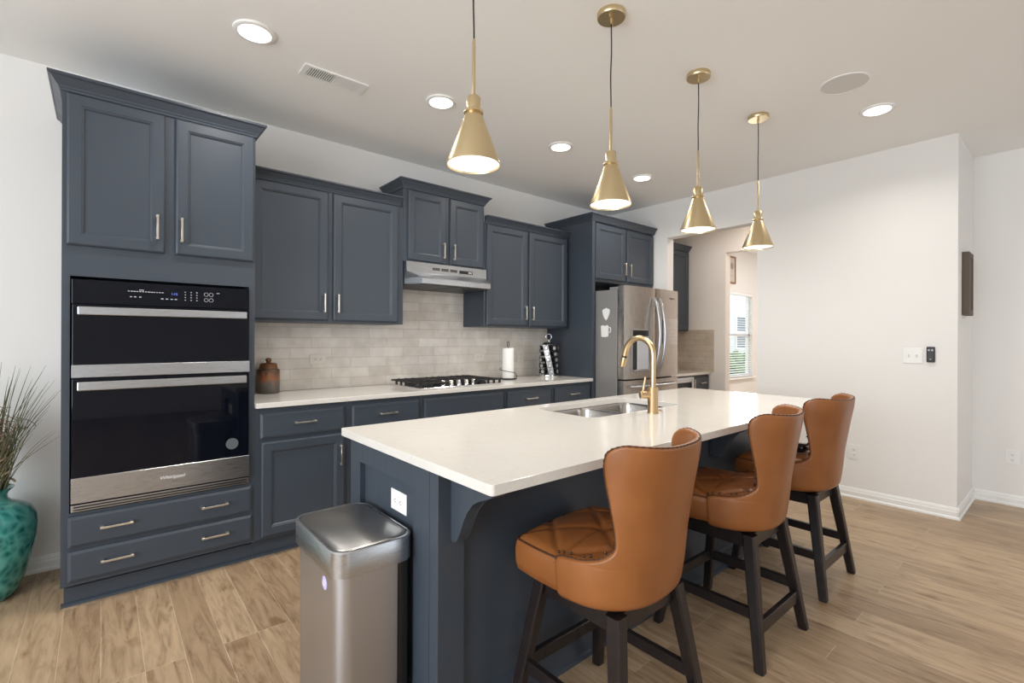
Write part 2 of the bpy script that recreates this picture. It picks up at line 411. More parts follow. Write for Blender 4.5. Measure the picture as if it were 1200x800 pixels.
# the living side behind the camera, with wide window openings
bm = BM()
add_box(bm, -3.1, -2.98, -4.1, -1.7, 0, ZC); add_box(bm, -3.1, -2.98, 2.1, WY, 0, ZC); add_box(bm, -3.1, -2.98, -1.7, 2.1, 0, 0.5); add_box(bm, -3.1, -2.98, -1.7, 2.1, 2.4, ZC)
struct('wall_left', bm, M['wall'])
bm = BM()
add_box(bm, -2.98, 5.463, -4.1, -3.98, 0, 0.5); add_box(bm, -2.98, 5.463, -4.1, -3.98, 2.4, ZC)
for a_, b_ in ((-2.98, -2.85), (-0.95, 2.95), (5.25, 5.463)): add_box(bm, a_, b_, -4.1, -3.98, 0.5, 2.4)
struct('wall_front', bm, M['wall'])

def baseboard(name, a, b, nrm, h=0.085):
    """a, b: floor points on the wall; nrm: outward direction"""
    a = Vector((*a, 0)); b = Vector((*b, 0)); n = Vector((*nrm, 0))
    prof = [(0, 0), (0.020, 0), (0.020, 0.014), (0.014, 0.022), (0.014, h * 0.62), (0.010, h * 0.72), (0.010, h * 0.80), (0.004, h), (0, h)]
    bm = BM(); add_loft(bm, [[p + n * o + Vector((0, 0, z)) for o, z in prof] for p in (a, b)])
    return struct(name, bm, M['trim'])
baseboard('baseboard_back', (-2.98, WY), (-0.145, WY), (0, -1))
baseboard('baseboard_right', (RX, 0.575 - 0.014), (RX, OY0), (-1, 0), 0.085)
baseboard('baseboard_return', (RX - 0.014, 0.575), (5.463, 0.575), (0, -1), 0.085)
baseboard('baseboard_far_right', (5.463, -3.98), (5.463, 0.561), (-1, 0), 0.085)
baseboard('baseboard_pantry', (PX, 0.695), (PX, 1.80), (-1, 0))

# tiled backsplash
bm = BM(); add_box(bm, 0.678, 3.642, WY - 0.010, WY, CT, 1.75); struct('wall_backsplash', bm, M['tile'])
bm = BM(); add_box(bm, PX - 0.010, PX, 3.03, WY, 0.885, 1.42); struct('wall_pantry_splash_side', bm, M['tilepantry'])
bm = BM(); add_box(bm, RX + 0.121, PX - 0.010, WY - 0.010, WY, 0.885, 1.42); struct('wall_pantry_splash', bm, M['tile'])

# study window: frame, sill, sash bars
win = thing('window_1', '', '', ((WX0 + WX1) / 2, WY, WZ0)); 
for k in ('label', 'category'): del win[k]
win['kind'] = 'structure'
bm = BM()
for a, b, c, d in ((WX0, WX0 + 0.04, WZ0, WZ1), (WX1 - 0.04, WX1, WZ0, WZ1), (WX0, WX1, WZ0, WZ0 + 0.04), (WX0, WX1, WZ1 - 0.04, WZ1), (WX0, WX1, 1.35, 1.40)):
    add_box(bm, a, b, WY + 0.05, WY + 0.09, c, d)
obj('window_frame', bm, M['trim'], win)
bm = BM(); add_box(bm, WX0 - 0.05, WX1 + 0.05, WY - 0.055, WY + 0.05, WZ0 - 0.028, WZ0, 0.004); obj('window_sill', bm, M['trim'], win)
bm = BM(); add_box(bm, WX0 + 0.04, WX1 - 0.04, WY + 0.068, WY + 0.072, WZ0 + 0.04, WZ1 - 0.04)
gl = bpy.data.materials.new('window_glass'); gl.use_nodes = True
_ns, _ls = gl.node_tree.nodes, gl.node_tree.links
_ns.clear(); _o = _ns.new('ShaderNodeOutputMaterial'); _t = _ns.new('ShaderNodeBsdfTransparent'); _g = _ns.new('ShaderNodeBsdfGlossy'); _g.inputs[1].default_value = 0.02
_mx = _ns.new('ShaderNodeMixShader'); _mx.inputs[0].default_value = 0.06
_ls.new(_t.outputs[0], _mx.inputs[1]); _ls.new(_g.outputs[0], _mx.inputs[2]); _ls.new(_mx.outputs[0], _o.inputs[0])
obj('window_pane', bm, gl, win)
t = thing('window_blind', 'white horizontal slat blind hanging in the far study window', 'window blind', ((WX0 + WX1) / 2, WY + 0.02, WZ1))
bm = BM(); add_box(bm, WX0 + 0.01, WX1 - 0.01, WY - 0.005, WY + 0.045, WZ1 - 0.05, WZ1 - 0.003, 0.004); obj('head_rail', bm, M['slat'], t)
bm = BM(); z = WZ0 + 0.05
while z < WZ1 - 0.06:
    add_prism(bm, [(WY - 0.001, z - 0.004), (WY + 0.041, z + 0.006), (WY + 0.041, z + 0.0085), (WY - 0.001, z - 0.0015)], 'x', WX0 + 0.015, WX1 - 0.015); z += 0.040
for x in (WX0 + 0.16, WX1 - 0.16): add_box(bm, x - 0.0015, x + 0.0015, WY + 0.019, WY + 0.022, WZ0 + 0.02, WZ1 - 0.05)
obj('slats', bm, M['slat'], t)
bm = BM(); add_box(bm, WX0 + 0.015, WX1 - 0.015, WY - 0.002, WY + 0.040, WZ0 + 0.008, WZ0 + 0.028, 0.003); obj('bottom_rail', bm, M['slat'], t)

# ------------------------------------------------------------------ cabinetry
def rect_loops(x0, x1, z0, z1, steps):
    return [[(x0 + i, y, z0 + i), (x1 - i, y, z0 + i), (x1 - i, y, z1 - i), (x0 + i, y, z1 - i)] for i, y in steps]
def pull(parent, x, z, yf, vertical=True, L=0.128):
    """bar pull on two posts, standing off a front at yf"""
    bm = BM(); h = L / 2
    def bx(a0, a1, d0, d1, w):
        if vertical: add_box(bm, x - w, x + w, yf - d1, yf - d0, z + a0, z + a1, 0.0012, 1)
        else: add_box(bm, x + a0, x + a1, yf - d1, yf - d0, z - w, z + w, 0.0012, 1)
    bx(-h, h, 0.024, 0.031, 0.0048)
    for e in (-h, h - 0.014): bx(e, e + 0.014, 0.0002, 0.0262, 0.0062)
    return obj('handle', bm, M['nickel'], parent, 40)
def door(parent, x0, x1, z0, z1, yb, handle=None, rail=0.060, name='door'):
    yf = yb - 0.020
    bm = BM(); add_loft(bm, rect_loops(x0, x1, z0, z1, [(0, yb - 0.0005), (0, yf + 0.008), (0.003, yf + 0.0035), (0.009, yf), (rail - 0.008, yf), (rail - 0.005, yf + 0.003), (rail, yf + 0.0045), (rail + 0.006, yf + 0.0115), (rail + 0.010, yf + 0.0118)]))
    d = obj(name, bm, M['cab'], parent)
    if handle: pull(d, handle[0], handle[1], yf)
    return d
def drawer(parent, x0, x1, z0, z1, yb, handles=()):
    yf = yb - 0.020
    bm = BM(); add_loft(bm, rect_loops(x0, x1, z0, z1, [(0, yb - 0.0005), (0, yf + 0.008), (0.006, yf + 0.0045), (0.013, yf)]))
    d = obj('drawer', bm, M['cab'], parent)
    for hx in handles: pull(d, hx, (z0 + z1) / 2 + 0.005, yf, False)
    return d
def crown(parent, x0, x1, yf, zb, zt, left=True, right=True, over=0.05, yback=WY - 0.001):
    h = zt - zb
    prof = [(0.001, zb), (0.008, zb), (0.010, zb + 0.14 * h), (0.014, zb + 0.20 * h), (0.016, zb + 0.30 * h), (over * 0.55, zb + 0.52 * h), (over * 0.80, zb + 0.76 * h), (over - 0.004, zb + 0.80 * h), (over, zb + 0.86 * h), (over, zt), (0.001, zt)]
    bm = BM(); loops = []
    lp = []
    for o, z in prof:
        row = []
        if left: row += [(x0 - o, yback, z)]
        row += [((x0 - o) if left else x0, yf - o, z), ((x1 + o) if right else x1, yf - o, z)]
        if right: row += [(x1 + o, yback, z)]
        lp.append(row)
    rs = [[bm.verts.new(p) for p in l] for l in lp]
    n = len(rs[0]); k = len(rs)
    for i in range(k):
        a, b = rs[i], rs[(i + 1) % k]
        for j in range(n - 1): bm.faces.new((a[j], a[j + 1], b[j + 1], b[j]))
    bm.faces.new([r[0] for r in rs]); bm.faces.new([r[-1] for r in rs][::-1])
    return obj('crown_molding', bm, M['cab'], parent)
def cab_body(parent, x0, x1, yf, z0, z1, yb=WY - 0.012, name='body'):
    bm = BM(); add_box(bm, x0, x1, yf, yb, z0, z1, 0.0015, 1); return obj(name, bm, M['cab'], parent)

# oven tower
TX0, TX1 = -0.144, 0.678
tw = thing('oven_cabinet', 'tall navy tower cabinet at the left, holding the double wall oven', 'cabinet', ((TX0 + TX1) / 2, FY, 0))
bm = BM()
add_box(bm, TX0, TX1, FY, WY - 0.001, 0.11, 0.455); add_box(bm, TX0, TX1, FY, WY - 0.001, 1.585, 2.48)
add_box(bm, TX0, TX0 + 0.030, FY, WY - 0.001, 0.455, 1.585); add_box(bm, TX1 - 0.030, TX1, FY, WY - 0.001, 0.455, 1.585)
add_box(bm, TX0 + 0.03, TX1 - 0.03, WY - 0.02, WY - 0.001, 0.455, 1.585)
obj('body', bm, M['cab'], tw)
bm = BM(); add_box(bm, TX0 + 0.01, TX1, FY + 0.05, FY + 0.07, 0, 0.085)
add_prism(bm, [(FY + 0.05, 0), (FY + 0.032, 0), (FY + 0.034, 0.012), (FY + 0.05, 0.018)], 'x', TX0, TX1)
obj('toe_kick', bm, M['cab'], tw)
door(tw, -0.127, 0.250, 1.730, 2.447, FY, (0.218, 1.858)); door(tw, 0.296, 0.668, 1.730, 2.447, FY, (0.322, 1.858))
drawer(tw, -0.119, 0.662, 0.294, 0.440, FY, (0.062, 0.478)); drawer(tw, -0.119, 0.664, 0.130, 0.275, FY, (0.065, 0.480))
crown(tw, TX0, TX1, FY, 2.452, 2.522)

# base cabinets along the back wall
bases = [(0.678, 1.225, 'navy base cabinet beside the oven tower, one drawer over one door', 'r'),
         (1.225, 1.772, 'navy base cabinet left of the cooktop, second from the oven tower', 'l'),
         (1.772, 2.555, 'wide navy base cabinet under the gas cooktop with a plain false front', 'd'),
         (2.555, 3.112, 'navy base cabinet right of the cooktop under the paper towels', 'r'),
         (3.112, 3.645, 'navy base cabinet under the spice rack, against the fridge panel', 'l')]
for x0, x1, lab, k in bases:
    t = thing('base_cabinet', lab, 'cabinet', ((x0 + x1) / 2, FY, 0), 'navy base cabinets along the back wall')
    cab_body(t, x0 + 0.0005, x1 - 0.0005, FY, 0.11, CT - 0.031, WY - 0.001)
    bm = BM(); add_box(bm, x0 + 0.0005, x1 - 0.0005, FY + 0.05, FY + 0.07, 0, 0.109)
    add_prism(bm, [(FY + 0.05, 0), (FY + 0.032, 0), (FY + 0.034, 0.012), (FY + 0.05, 0.018)], 'x', x0 + 0.0005, x1 - 0.0005)
    obj('toe_kick', bm, M['cab'], t)
    if k == 'd':
        bm = BM(); add_loft(bm, rect_loops(x0 + 0.018, x1 - 0.016, 0.700, 0.852, [(0, FY - 0.0005), (0, FY - 0.012), (0.006, FY - 0.0155), (0.013, FY - 0.020)]))
        obj('false_front', bm, M['cab'], t)
        door(t, x0 + 0.02, (x0 + x1) / 2 - 0.01, 0.127, 0.681, FY, ((x0 + x1) / 2 - 0.04, 0.545)); door(t, (x0 + x1) / 2 + 0.01, x1 - 0.02, 0.127, 0.681, FY, ((x0 + x1) / 2 + 0.04, 0.545))
    else:
        drawer(t, x0 + 0.028, x1 - 0.022, 0.702, 0.850, FY, ((x0 + x1) / 2 + 0.005,))
        door(t, x0 + 0.034, x1 - 0.022, 0.127, 0.681, FY, (x1 - 0.05 if k == 'r' else x0 + 0.062, 0.545))
t = thing('countertop', 'white quartz countertop running along the back wall below the backsplash', 'countertop', (2.16, FY, CT - 0.03))
bm = BM(); add_box(bm, TX1 + 0.001, 3.644, FY - 0.036, WY - 0.0105, CT - 0.030, CT, 0.003); obj('slab', bm, M['quartz'], t)

# wall cabinets
def wall_cab(lab, x0, x1, z0, z1, doors, zc, over=0.05, left=False, right=False, hz=0.12, yf=UF):
    t = thing('wall_cabinet', lab, 'cabinet', ((x0 + x1) / 2, yf, z0), 'navy wall cabinets')
    cab_body(t, x0, x1, yf, z0, z1)
    (a, b), (c, d) = doors
    door(t, a, b, z0 + 0.014, z1 - 0.012, yf, (b - 0.030, z0 + 0.014 + hz)); door(t, c, d, z0 + 0.014, z1 - 0.012, yf, (c + 0.028, z0 + 0.014 + hz))
    crown(t, x0, x1, yf, z1 - 0.006, zc, left, right, over, WY - 0.012)
    return t
wall_cab('navy double-door wall cabinet beside the oven tower above the jar', 0.6785, 1.744, 1.400, 2.312, ((0.712, 1.193), (1.229, 1.722)), 2.368, right=False)
wall_cab('small raised navy wall cabinet above the steel range hood', 1.772, 2.548, 1.890, 2.460, ((1.806, 2.150), (2.190, 2.530)), 2.522, 0.05, True, True, 0.10)
wall_cab('navy double-door wall cabinet above the paper towels and spice rack', 2.552, 3.612, 1.400, 2.312, ((2.572, 3.047), (3.078, 3.588)), 2.370)
bm = BM()
add_box(bm, 1.7445, 1.7715, UF + 0.004, WY - 0.012, 1.400, 2.30); tag(obj('filler_panel', bm, M['cab']), 'narrow navy filler strip between the left wall cabinet and the hood cabinet', 'cabinet filler')

# fridge surround
fs = thing('fridge_cabinet', 'tall navy surround with a two-door cabinet over the steel refrigerator', 'cabinet', (4.17, FY, 0))
bm = BM(); add_box(bm, 3.646, 3.690, FY - 0.018, WY - 0.001, 0.0, 2.460, 0.001, 1); obj('side_panel', bm, M['cab'], fs)
bm = BM(); add_box(bm, 3.6905, 4.700, FY, WY - 0.001, 1.865, 2.460, 0.001, 1); obj('body', bm, M['cab'], fs)
bm = BM(); add_box(bm, 4.672, 4.7005, FY, WY - 0.001, 0.0, 1.8645, 0.001, 1); obj('side_panel', bm, M['cab'], fs)
door(fs, 3.706, 4.182, 1.893, 2.440, FY, (4.152, 2.02)); door(fs, 4.211, 4.687, 1.893, 2.440, FY, (4.240, 2.02))
crown(fs, 3.646, 4.7005, FY - 0.012, 2.455, 2.522, True, False, 0.045)

# pantry cabinets seen through the opening
PF = 3.10
t = thing('wall_cabinet', 'navy upper cabinet in the pantry, seen through the opening', 'cabinet', (5.40, PF, 1.41))
bm = BM(); add_box(bm, 4.840, 5.948, UF, WY - 0.0105, 1.405, 2.46); obj('body', bm, M['cab'], t)
door(t, 4.86, 5.385, 1.415, 2.44, UF, (5.355, 1.53)); door(t, 5.415, 5.935, 1.415, 2.44, UF, (5.445, 1.53))
crown(t, 4.840, 5.955, UF, 2.45, 2.522, False, False)
PT = 0.885
t = thing('base_cabinet', 'navy pantry base cabinet with a drawer, right of the beverage fridge', 'cabinet', (5.75, PF, 0))
cab_body(t, 5.555, 5.9485, PF, 0.11, PT - 0.031, WY - 0.011)
bm = BM(); add_box(bm, 5.555, 5.9485, PF + 0.05, PF + 0.07, 0, 0.109); obj('toe_kick', bm, M['cab'], t)
drawer(t, 5.580, 5.935, 0.672, 0.822, PF, (5.76,)); door(t, 5.580, 5.935, 0.127, 0.655, PF, (5.61, 0.53))
t = thing('beverage_fridge', 'small under-counter beverage fridge with a dark glass door in the pantry', 'refrigerator', (5.27, PF, 0))
bm = BM(); add_box(bm, 5.00, 5.550, PF, WY - 0.011, 0.001, PT - 0.032); obj('case', bm, M['black'], t)
bm = BM()
for a, b, c, d in ((5.005, 5.055, 0.10, 0.835), (5.495, 5.545, 0.10, 0.835), (5.055, 5.495, 0.10, 0.15), (5.055, 5.495, 0.775, 0.835)): add_box(bm, a, b, PF - 0.03, PF - 0.001, c, d, 0.002, 1)
d = obj('door', bm, M['steel'], t)
bm = BM(); add_box(bm, 5.055, 5.495, PF - 0.022, PF - 0.004, 0.15, 0.775); obj('glass_panel', bm, M['glassblack'], d)
bm = BM(); add_tube(bm, [(5.52, PF - 0.03, 0.55), (5.52, PF - 0.06, 0.56), (5.52, PF - 0.06, 0.80), (5.52, PF - 0.03, 0.81)], 0.006, 8); obj('handle', bm, M['nickel'], d, 40)
t = thing('countertop', 'short white countertop on the pantry cabinets through the opening', 'countertop', (5.4, PF, PT - 0.03))
bm = BM(); add_box(bm, 4.836, 5.9485, PF - 0.036, WY - 0.0105, PT - 0.030, PT - 0.0005, 0.003); obj('slab', bm, M['quartz'], t)

# ------------------------------------------------------------------ double wall oven
OX0, OX1, OYF = -0.108, 0.646, FY - 0.018
ov = thing('double_wall_oven', 'stainless and black glass double wall oven in the left tower', 'oven', (0.27, FY, 0.465))
bm = BM(); add_box(bm, OX0 + 0.003, OX1 - 0.003, FY + 0.001, WY - 0.05, 0.470, 1.566); obj('case', bm, M['dark'], ov)
bm = BM(); add_box(bm, OX0, OX1, OYF + 0.002, FY, 1.452, 1.570, 0.003); cp = obj('control_panel', bm, M['glassblack'], ov)
def oven_door(z0, z1, trim0, trim1, hz0, hz1, glass_to):
    bm = BM(); add_box(bm, OX0 + 0.002, OX1 - 0.002, OYF - 0.008, FY, z0, z1, 0.003); d = obj('oven_door', bm, M['glassblack'], ov)
    bm = BM(); add_box(bm, OX0, OX1, OYF - 0.012, OYF - 0.0085, trim0, trim1, 0.0015, 1); obj('steel_trim', bm, M['steel'], d)
    bm = BM()
    add_box(bm, OX0 + 0.022, OX1 - 0.022, OYF - 0.052, OYF - 0.036, hz0, hz1, 0.004)
    for x in (OX0 + 0.035, OX1 - 0.055): add_box(bm, x, x + 0.02, OYF - 0.037, OYF - 0.0085, hz0 + 0.006, hz1 - 0.006)
    obj('handle', bm, M['steel'], d)
    return d
oven_door(1.100, 1.448, 1.100, 1.161, 1.398, 1.438, 1.44)
ld = oven_door(0.498, 1.095, 0.504, 0.624, 1.040, 1.082, 1.09)
bm = BM(); add_box(bm, OX0, OX1, OYF + 0.001, FY, 0.462, 0.494, 0.002); vt = obj('vent_strip', bm, M['steel'], ov)
bm = BM()
for k in range(2): add_box(bm, OX0 + 0.01, OX1 - 0.01, OYF - 0.0008, OYF + 0.001, 0.468 + 0.013 * k, 0.474 + 0.013 * k)
obj('vent_slot', bm, M['black'], vt)
R90 = (PI / 2, 0, 0)
text_mesh('brand_lettering', 'Whirlpool', 0.026, M['white'], ld, (0.285, OYF - 0.0128, 0.566), R90, italic=0.2)
yp = OYF + 0.0016
text_mesh('clock_display', '1:15', 0.017, M['display'], cp, (0.292, yp, 1.520), R90)
bm = BM()
for x in [0.10 + 0.0115 * k for k in range(13)]:
    if x < 0.245: add_box(bm, x, x + (0.007 if int(x * 1000) % 3 else 0.009), yp - 0.0005, yp, 1.523, 1.5265)
add_box(bm, 0.145, 0.165, yp - 0.0005, yp, 1.531, 1.534)
for x in (0.108, 0.125, 0.145): add_box(bm, x, x + 0.009, yp - 0.0005, yp, 1.495, 1.499)
for x in (0.235, 0.255, 0.275, 0.293): add_box(bm, x, x + 0.011, yp - 0.0005, yp, 1.491, 1.495)
for x in (0.340, 0.366, 0.392):
    for z in (1.490, 1.504, 1.518, 1.532): add_box(bm, x - 0.0025, x + 0.0025, yp - 0.0005, yp, z, z + 0.004)
add_box(bm, 0.484, 0.498, yp - 0.0005, yp, 1.535, 1.538)
pm = obj('printed_marks', bm, M['mark'], cp); pm['kind'] = 'stuff'
bm = BM()
for x, z in ((0.435, 1.527), (0.458, 1.527), (0.435, 1.497), (0.458, 1.497)):
    add_tube(bm, [(x + 0.0095 * math.cos(a), yp - 0.0003, z + 0.0095 * math.sin(a)) for a in [2 * PI * i / 16 for i in range(16)]], 0.0009, 5, closed=True)
obj('dial_rings', bm, M['mark'], cp)
bm = BM(); add_lathe(bm, [(0, 0.0006), (0.031, 0.0006), (0.031, 0), (0, 0)], seg=32)
bmesh.ops.rotate(bm, verts=bm.verts[:], cent=(0, 0, 0), matrix=Matrix.Rotation(PI / 2, 3, 'X')); bmesh.ops.translate(bm, verts=bm.verts[:], vec=(0.560, OYF - 0.0085, 0.700))
obj('round_sticker', bm, mat('round_label_grey', (0.10, 0.11, 0.12), 0.4), ld)

# ------------------------------------------------------------------ range hood
t = thing('range_hood', 'stainless under-cabinet range hood above the cooktop', 'range hood', (2.16, UF, 1.70))
hx0, hx1 = 1.776, 2.544
def hloop(z, yf, cut, x0=hx0, x1=hx1, side=0.13): return [(x0, WY - 0.012, z), (x0, yf + side, z), (x0 + cut, yf, z), (x1 - cut * 0.4, yf, z), (x1, yf + side, z), (x1, WY - 0.012, z)]
bm = BM(); add_loft(bm, [hloop(1.712, 3.243, 0.080), hloop(1.716, 3.240, 0.080), hloop(1.755, 3.240, 0.080), hloop(1.762, 3.246, 0.075), hloop(1.812, 3.338, 0.001, side=0.035), hloop(1.889, 3.342, 0.001, side=0.035)])
h = obj('shell', bm, M['steel'], t)
bm = BM()
for k in range(2):
    x0 = 1.79 + k * 0.375; add_prism(bm, [(x0 + (0.075 if k == 0 else 0), 3.262), (x0 + 0.362, 3.262), (x0 + 0.362, 3.69), (x0, 3.69), (x0, 3.37 if k == 0 else 3.262)] if k == 0 else [(x0, 3.262), (x0 + 0.34, 3.262), (x0 + 0.362, 3.37), (x0 + 0.362, 3.69), (x0, 3.69)], 'z', 1.706, 1.7115)
obj('filter_panels', bm, mat('hood_filter_mesh', (0.07, 0.075, 0.08), 0.45, 0.6), t)
bm = BM()
for k in range(3): add_box(bm, 2.005 + k * 0.083, 2.074 + k * 0.083, 3.3375, 3.340, 1.836, 1.858, 0.0008, 1)
obj('vent_grilles', bm, mat('hood_grille', (0.10, 0.09, 0.085), 0.5, 0.5), t)
bm = BM(); add_box(bm, 2.262, 2.395, 3.336, 3.340, 1.832, 1.858, 0.0008, 1); sp_ = obj('switch_panel', bm, M['black'], t)
bm = BM(); add_box(bm, 2.350, 2.385, 3.334, 3.336, 1.838, 1.852); obj('rocker_switch', bm, M['nickel'], sp_)

# ------------------------------------------------------------------ gas cooktop
t = thing('gas_cooktop', 'five-knob stainless gas cooktop with black cast iron grates', 'cooktop', (2.19, 3.41, CT))
CX0, CX1, CY0, CY1 = 1.80, 2.585, 3.165, 3.665
bm = BM(); add_box(bm, CX0, CX1, CY0, CY1, CT + 0.0005, CT + 0.010, 0.004); obj('tray', bm, M['chrome'], t)
def grate(x0, x1, y0, y1):
    bm = BM(); z0, z1 = CT + 0.034, CT + 0.046
    for a, b, c, d in ((x0, x1, y0, y0 + 0.012), (x0, x1, y1 - 0.012, y1), (x0, x0 + 0.012, y0, y1), (x1 - 0.012, x1, y0, y1), (x0, x1, (y0 + y1) / 2 - 0.006, (y0 + y1) / 2 + 0.006)): add_box(bm, a, b, c, d, z0, z1, 0.002, 1)
    n = 4
    for k in range(1, n):
        x = x0 + (x1 - x0) * k / n; add_box(bm, x - 0.005, x + 0.005, y0, y1, z0, z1 + 0.003, 0.002, 1)
    for x in (x0, x1 - 0.014):
        k = 0; y = y0
        while y < y1 - 0.02: add_box(bm, x, x + 0.014, y, y + 0.016, CT + 0.0105, z0 + 0.002); y += (y1 - y0 - 0.016) / 6
    obj('grate', bm, M['iron'], t)
grate(CX0 + 0.008, CX0 + 0.265, CY0 + 0.012, CY1 - 0.01); grate(CX0 + 0.270, CX1 - 0.270, CY0 + 0.115, CY1 - 0.01); grate(CX1 - 0.265, CX1 - 0.008, CY0 + 0.012, CY1 - 0.01)
for x, y, r in ((1.93, 3.29, 0.038), (1.93, 3.53, 0.032), (2.19, 3.45, 0.048), (2.46, 3.29, 0.030), (2.46, 3.53, 0.038)):
    bm = BM(); add_lathe(bm, [(0, CT + 0.0105), (r + 0.01, CT + 0.0105), (r + 0.008, CT + 0.018), (r, CT + 0.020), (r, CT + 0.028), (0, CT + 0.030)], x, y, 24); obj('burner', bm, M['black'], t, 40)
for k in range(5):
    x = 2.035 + 0.0725 * k
    bm = BM(); add_lathe(bm, [(0, CT + 0.0105), (0.020, CT + 0.0105), (0.020, CT + 0.018), (0.017, CT + 0.022), (0.016, CT + 0.048), (0.014, CT + 0.051), (0, CT + 0.051)], x, CY0 + 0.055, 20)
    obj('knob', bm, M['chrome'], t, 40)

# ------------------------------------------------------------------ refrigerator
FX0, FX1 = 3.712, 4.640
fr = thing('refrigerator', 'stainless french-door refrigerator with water dispenser in the navy surround', 'refrigerator', (4.18, 2.80, 0))
bm = BM(); add_box(bm, FX0, FX1, 2.835, 3.66, 0.012, 1.765, 0.004); add_box(bm, FX0 + 0.03, FX1 - 0.03, 2.87, 3.6, 0.0, 0.015); obj('case', bm, M['steeldark'], fr)
bm = BM(); add_box(bm, FX0 + 0.004, FX0 + 0.075, 2.80, 2.93, 1.766, 1.790, 0.004); obj('hinge_cover', bm, M['steeldark'], fr)
bm = BM(); add_box(bm, FX1 - 0.075, FX1 - 0.004, 2.80, 2.93, 1.766, 1.790, 0.004); obj('hinge_cover', bm, M['steeldark'], fr)
def fridge_front(name, x0, x1, z0, z1, yf=2.752, yb=2.825):
    bm = BM(); n = 10; loops = []
    xm, hw = (FX0 + FX1) / 2, (FX1 - FX0) / 2
    pts = [(x0 + (x1 - x0) * k / n, yf - 0.012 * (1 - ((x0 + (x1 - x0) * k / n - xm) / hw) ** 2)) for k in range(n + 1)]
    r = 0.008
    pts = [(x0, yf + 0.012)] + [(x0 + r * 0.3, pts[0][1] + 0.004)] + pts[1:-1] + [(x1 - r * 0.3, pts[-1][1] + 0.004), (x1, yf + 0.012)]
    pts = pts + [(x1, yb), (x0, yb)]
    add_prism(bm, pts, 'z', z0, z1, 0.0)
    return obj(name, bm, M['steelv'], fr, 30)
XS = 4.205
dl = fridge_front('door', FX0, XS - 0.003, 0.917, 1.800); dr = fridge_front('door', XS + 0.003, FX1, 0.917, 1.800)
fz = fridge_front('freezer_drawer', FX0, FX1, 0.10, 0.902)
bm = BM(); add_box(bm, FX0 + 0.01, FX1 - 0.01, 2.822, 2.836, 0.08, 1.79); obj('door_gasket', bm, M['black'], fr)
def bow(parent, x, z0, z1, bend):
    bm = BM(); pts = []; rad = []
    for k in range(17):
        s = k / 16; a = math.sin(PI * s)
        pts.append((x + bend * (1 - a) * 0.0, 2.736 - 0.012 - 0.062 * a ** 0.7, z0 + (z1 - z0) * s)); rad.append(0.013)
    add_tube(bm, pts, 0.013, 10, radii=rad); o = obj('handle', bm, M['steel'], parent, 40); return o
bow(dl, XS - 0.045, 0.985, 1.700, 0); bow(dr, XS + 0.045, 0.985, 1.700, 0)
bm = BM(); pts = [(FX0 + 0.07 + (FX1 - FX0 - 0.14) * k / 16, 2.738 - 0.058 * math.sin(PI * k / 16) ** 0.4, 0.845) for k in range(17)]
add_tube(bm, pts, 0.014, 10); obj('handle', bm, M['steel'], fz, 40)
bm = BM(); add_box(bm, 3.812, 4.085, 2.7375, 2.760, 0.985, 1.390, 0.002, 1); dp = obj('dispenser_frame', bm, M['steeldark'], dl)
bm = BM(); add_box(bm, 3.825, 4.072, 2.7335, 2.7372, 1.325, 1.380, 0.001, 1); obj('control_strip', bm, M['blackgloss'], dp)
bm = BM(); add_box(bm, 3.825, 3.885, 2.7345, 2.7372, 1.005, 1.318); obj('dark_recess', bm, M['black'], dp)
bm = BM(); add_loft(bm, [[(3.890 + i, y, 1.008), (4.070 - i, y, 1.008), (4.070 - i, y, 1.318), (3.890 + i, y, 1.318)] for i, y in ((0, 2.7372), (0, 2.7330), (0.014, 2.7320))]); obj('steel_back_plate', bm, mat('pale_dispenser', (0.62, 0.65, 0.70), 0.25, 0.4), dp)
bm = BM(); add_box(bm, 3.835, 4.065, 2.715, 2.7372, 0.992, 1.005, 0.002, 1); obj('drip_tray', bm, M['steeldark'], dp)
text_mesh('brand_lettering', 'Whirlpool', 0.022, M['darkmark'], dr, (4.50, 2.7415, 1.715), R90, italic=0.2)
t = thing('acrylic_calendar', 'clear acrylic weekly calendar sheet on the right fridge door', 'calendar', (4.47, 2.735, 1.25))
bm = BM(); add_box(bm, 4.33, 4.60, 2.7335, 2.7365, 1.245, 1.50); obj('sheet', bm, M['clear'], t)
bm = BM()
for k in range(6): add_box(bm, 4.345, 4.585, 2.7326, 2.7334, 1.262 + 0.037 * k, 1.2632 + 0.037 * k)
for k in range(8): add_box(bm, 4.345 + 0.0343 * k, 4.3462 + 0.0343 * k, 2.7326, 2.7334, 1.262, 1.448)
obj('grid_lines', bm, M['mark'], t)
def side_shape(name, pts, lab, cat):
    bm = BM(); add_prism(bm, pts, 'x', FX0 - 0.005, FX0 - 0.0005); return tag(obj(name, bm, M['white']), lab, cat)
def shield(cy, cz, w_, h_): return [(cy + w_ * math.cos(a) * (1 if math.sin(a) > -0.2 else 0.92), cz + h_ * (math.sin(a) if math.sin(a) > 0 else math.sin(a) * 1.25 + 0.0)) for a in [2 * PI * k / 20 for k in range(20)]]
sh = [(0.0, -0.062), (0.022, -0.036), (0.040, 0.004), (0.045, 0.034), (0.036, 0.048), (0.016, 0.052), (0.0, 0.060), (-0.016, 0.052), (-0.036, 0.048), (-0.045, 0.034), (-0.040, 0.004), (-0.022, -0.036)]
side_shape('shield_magnet', [(2.965 + a, 1.535 + b) for a, b in sh], 'white badge-shaped magnet on the fridge side, above the mug magnet', 'magnet')
bm = BM(); mg = [(0.045, -0.055), (0.052, 0.050), (0.030, 0.056), (0.0, 0.050), (-0.025, 0.058), (-0.040, 0.045), (-0.036, -0.052), (0.0, -0.058)]
add_prism(bm, [(2.975 + a, 1.372 + b) for a, b in mg], 'x', FX0 - 0.005, FX0 - 0.0005)
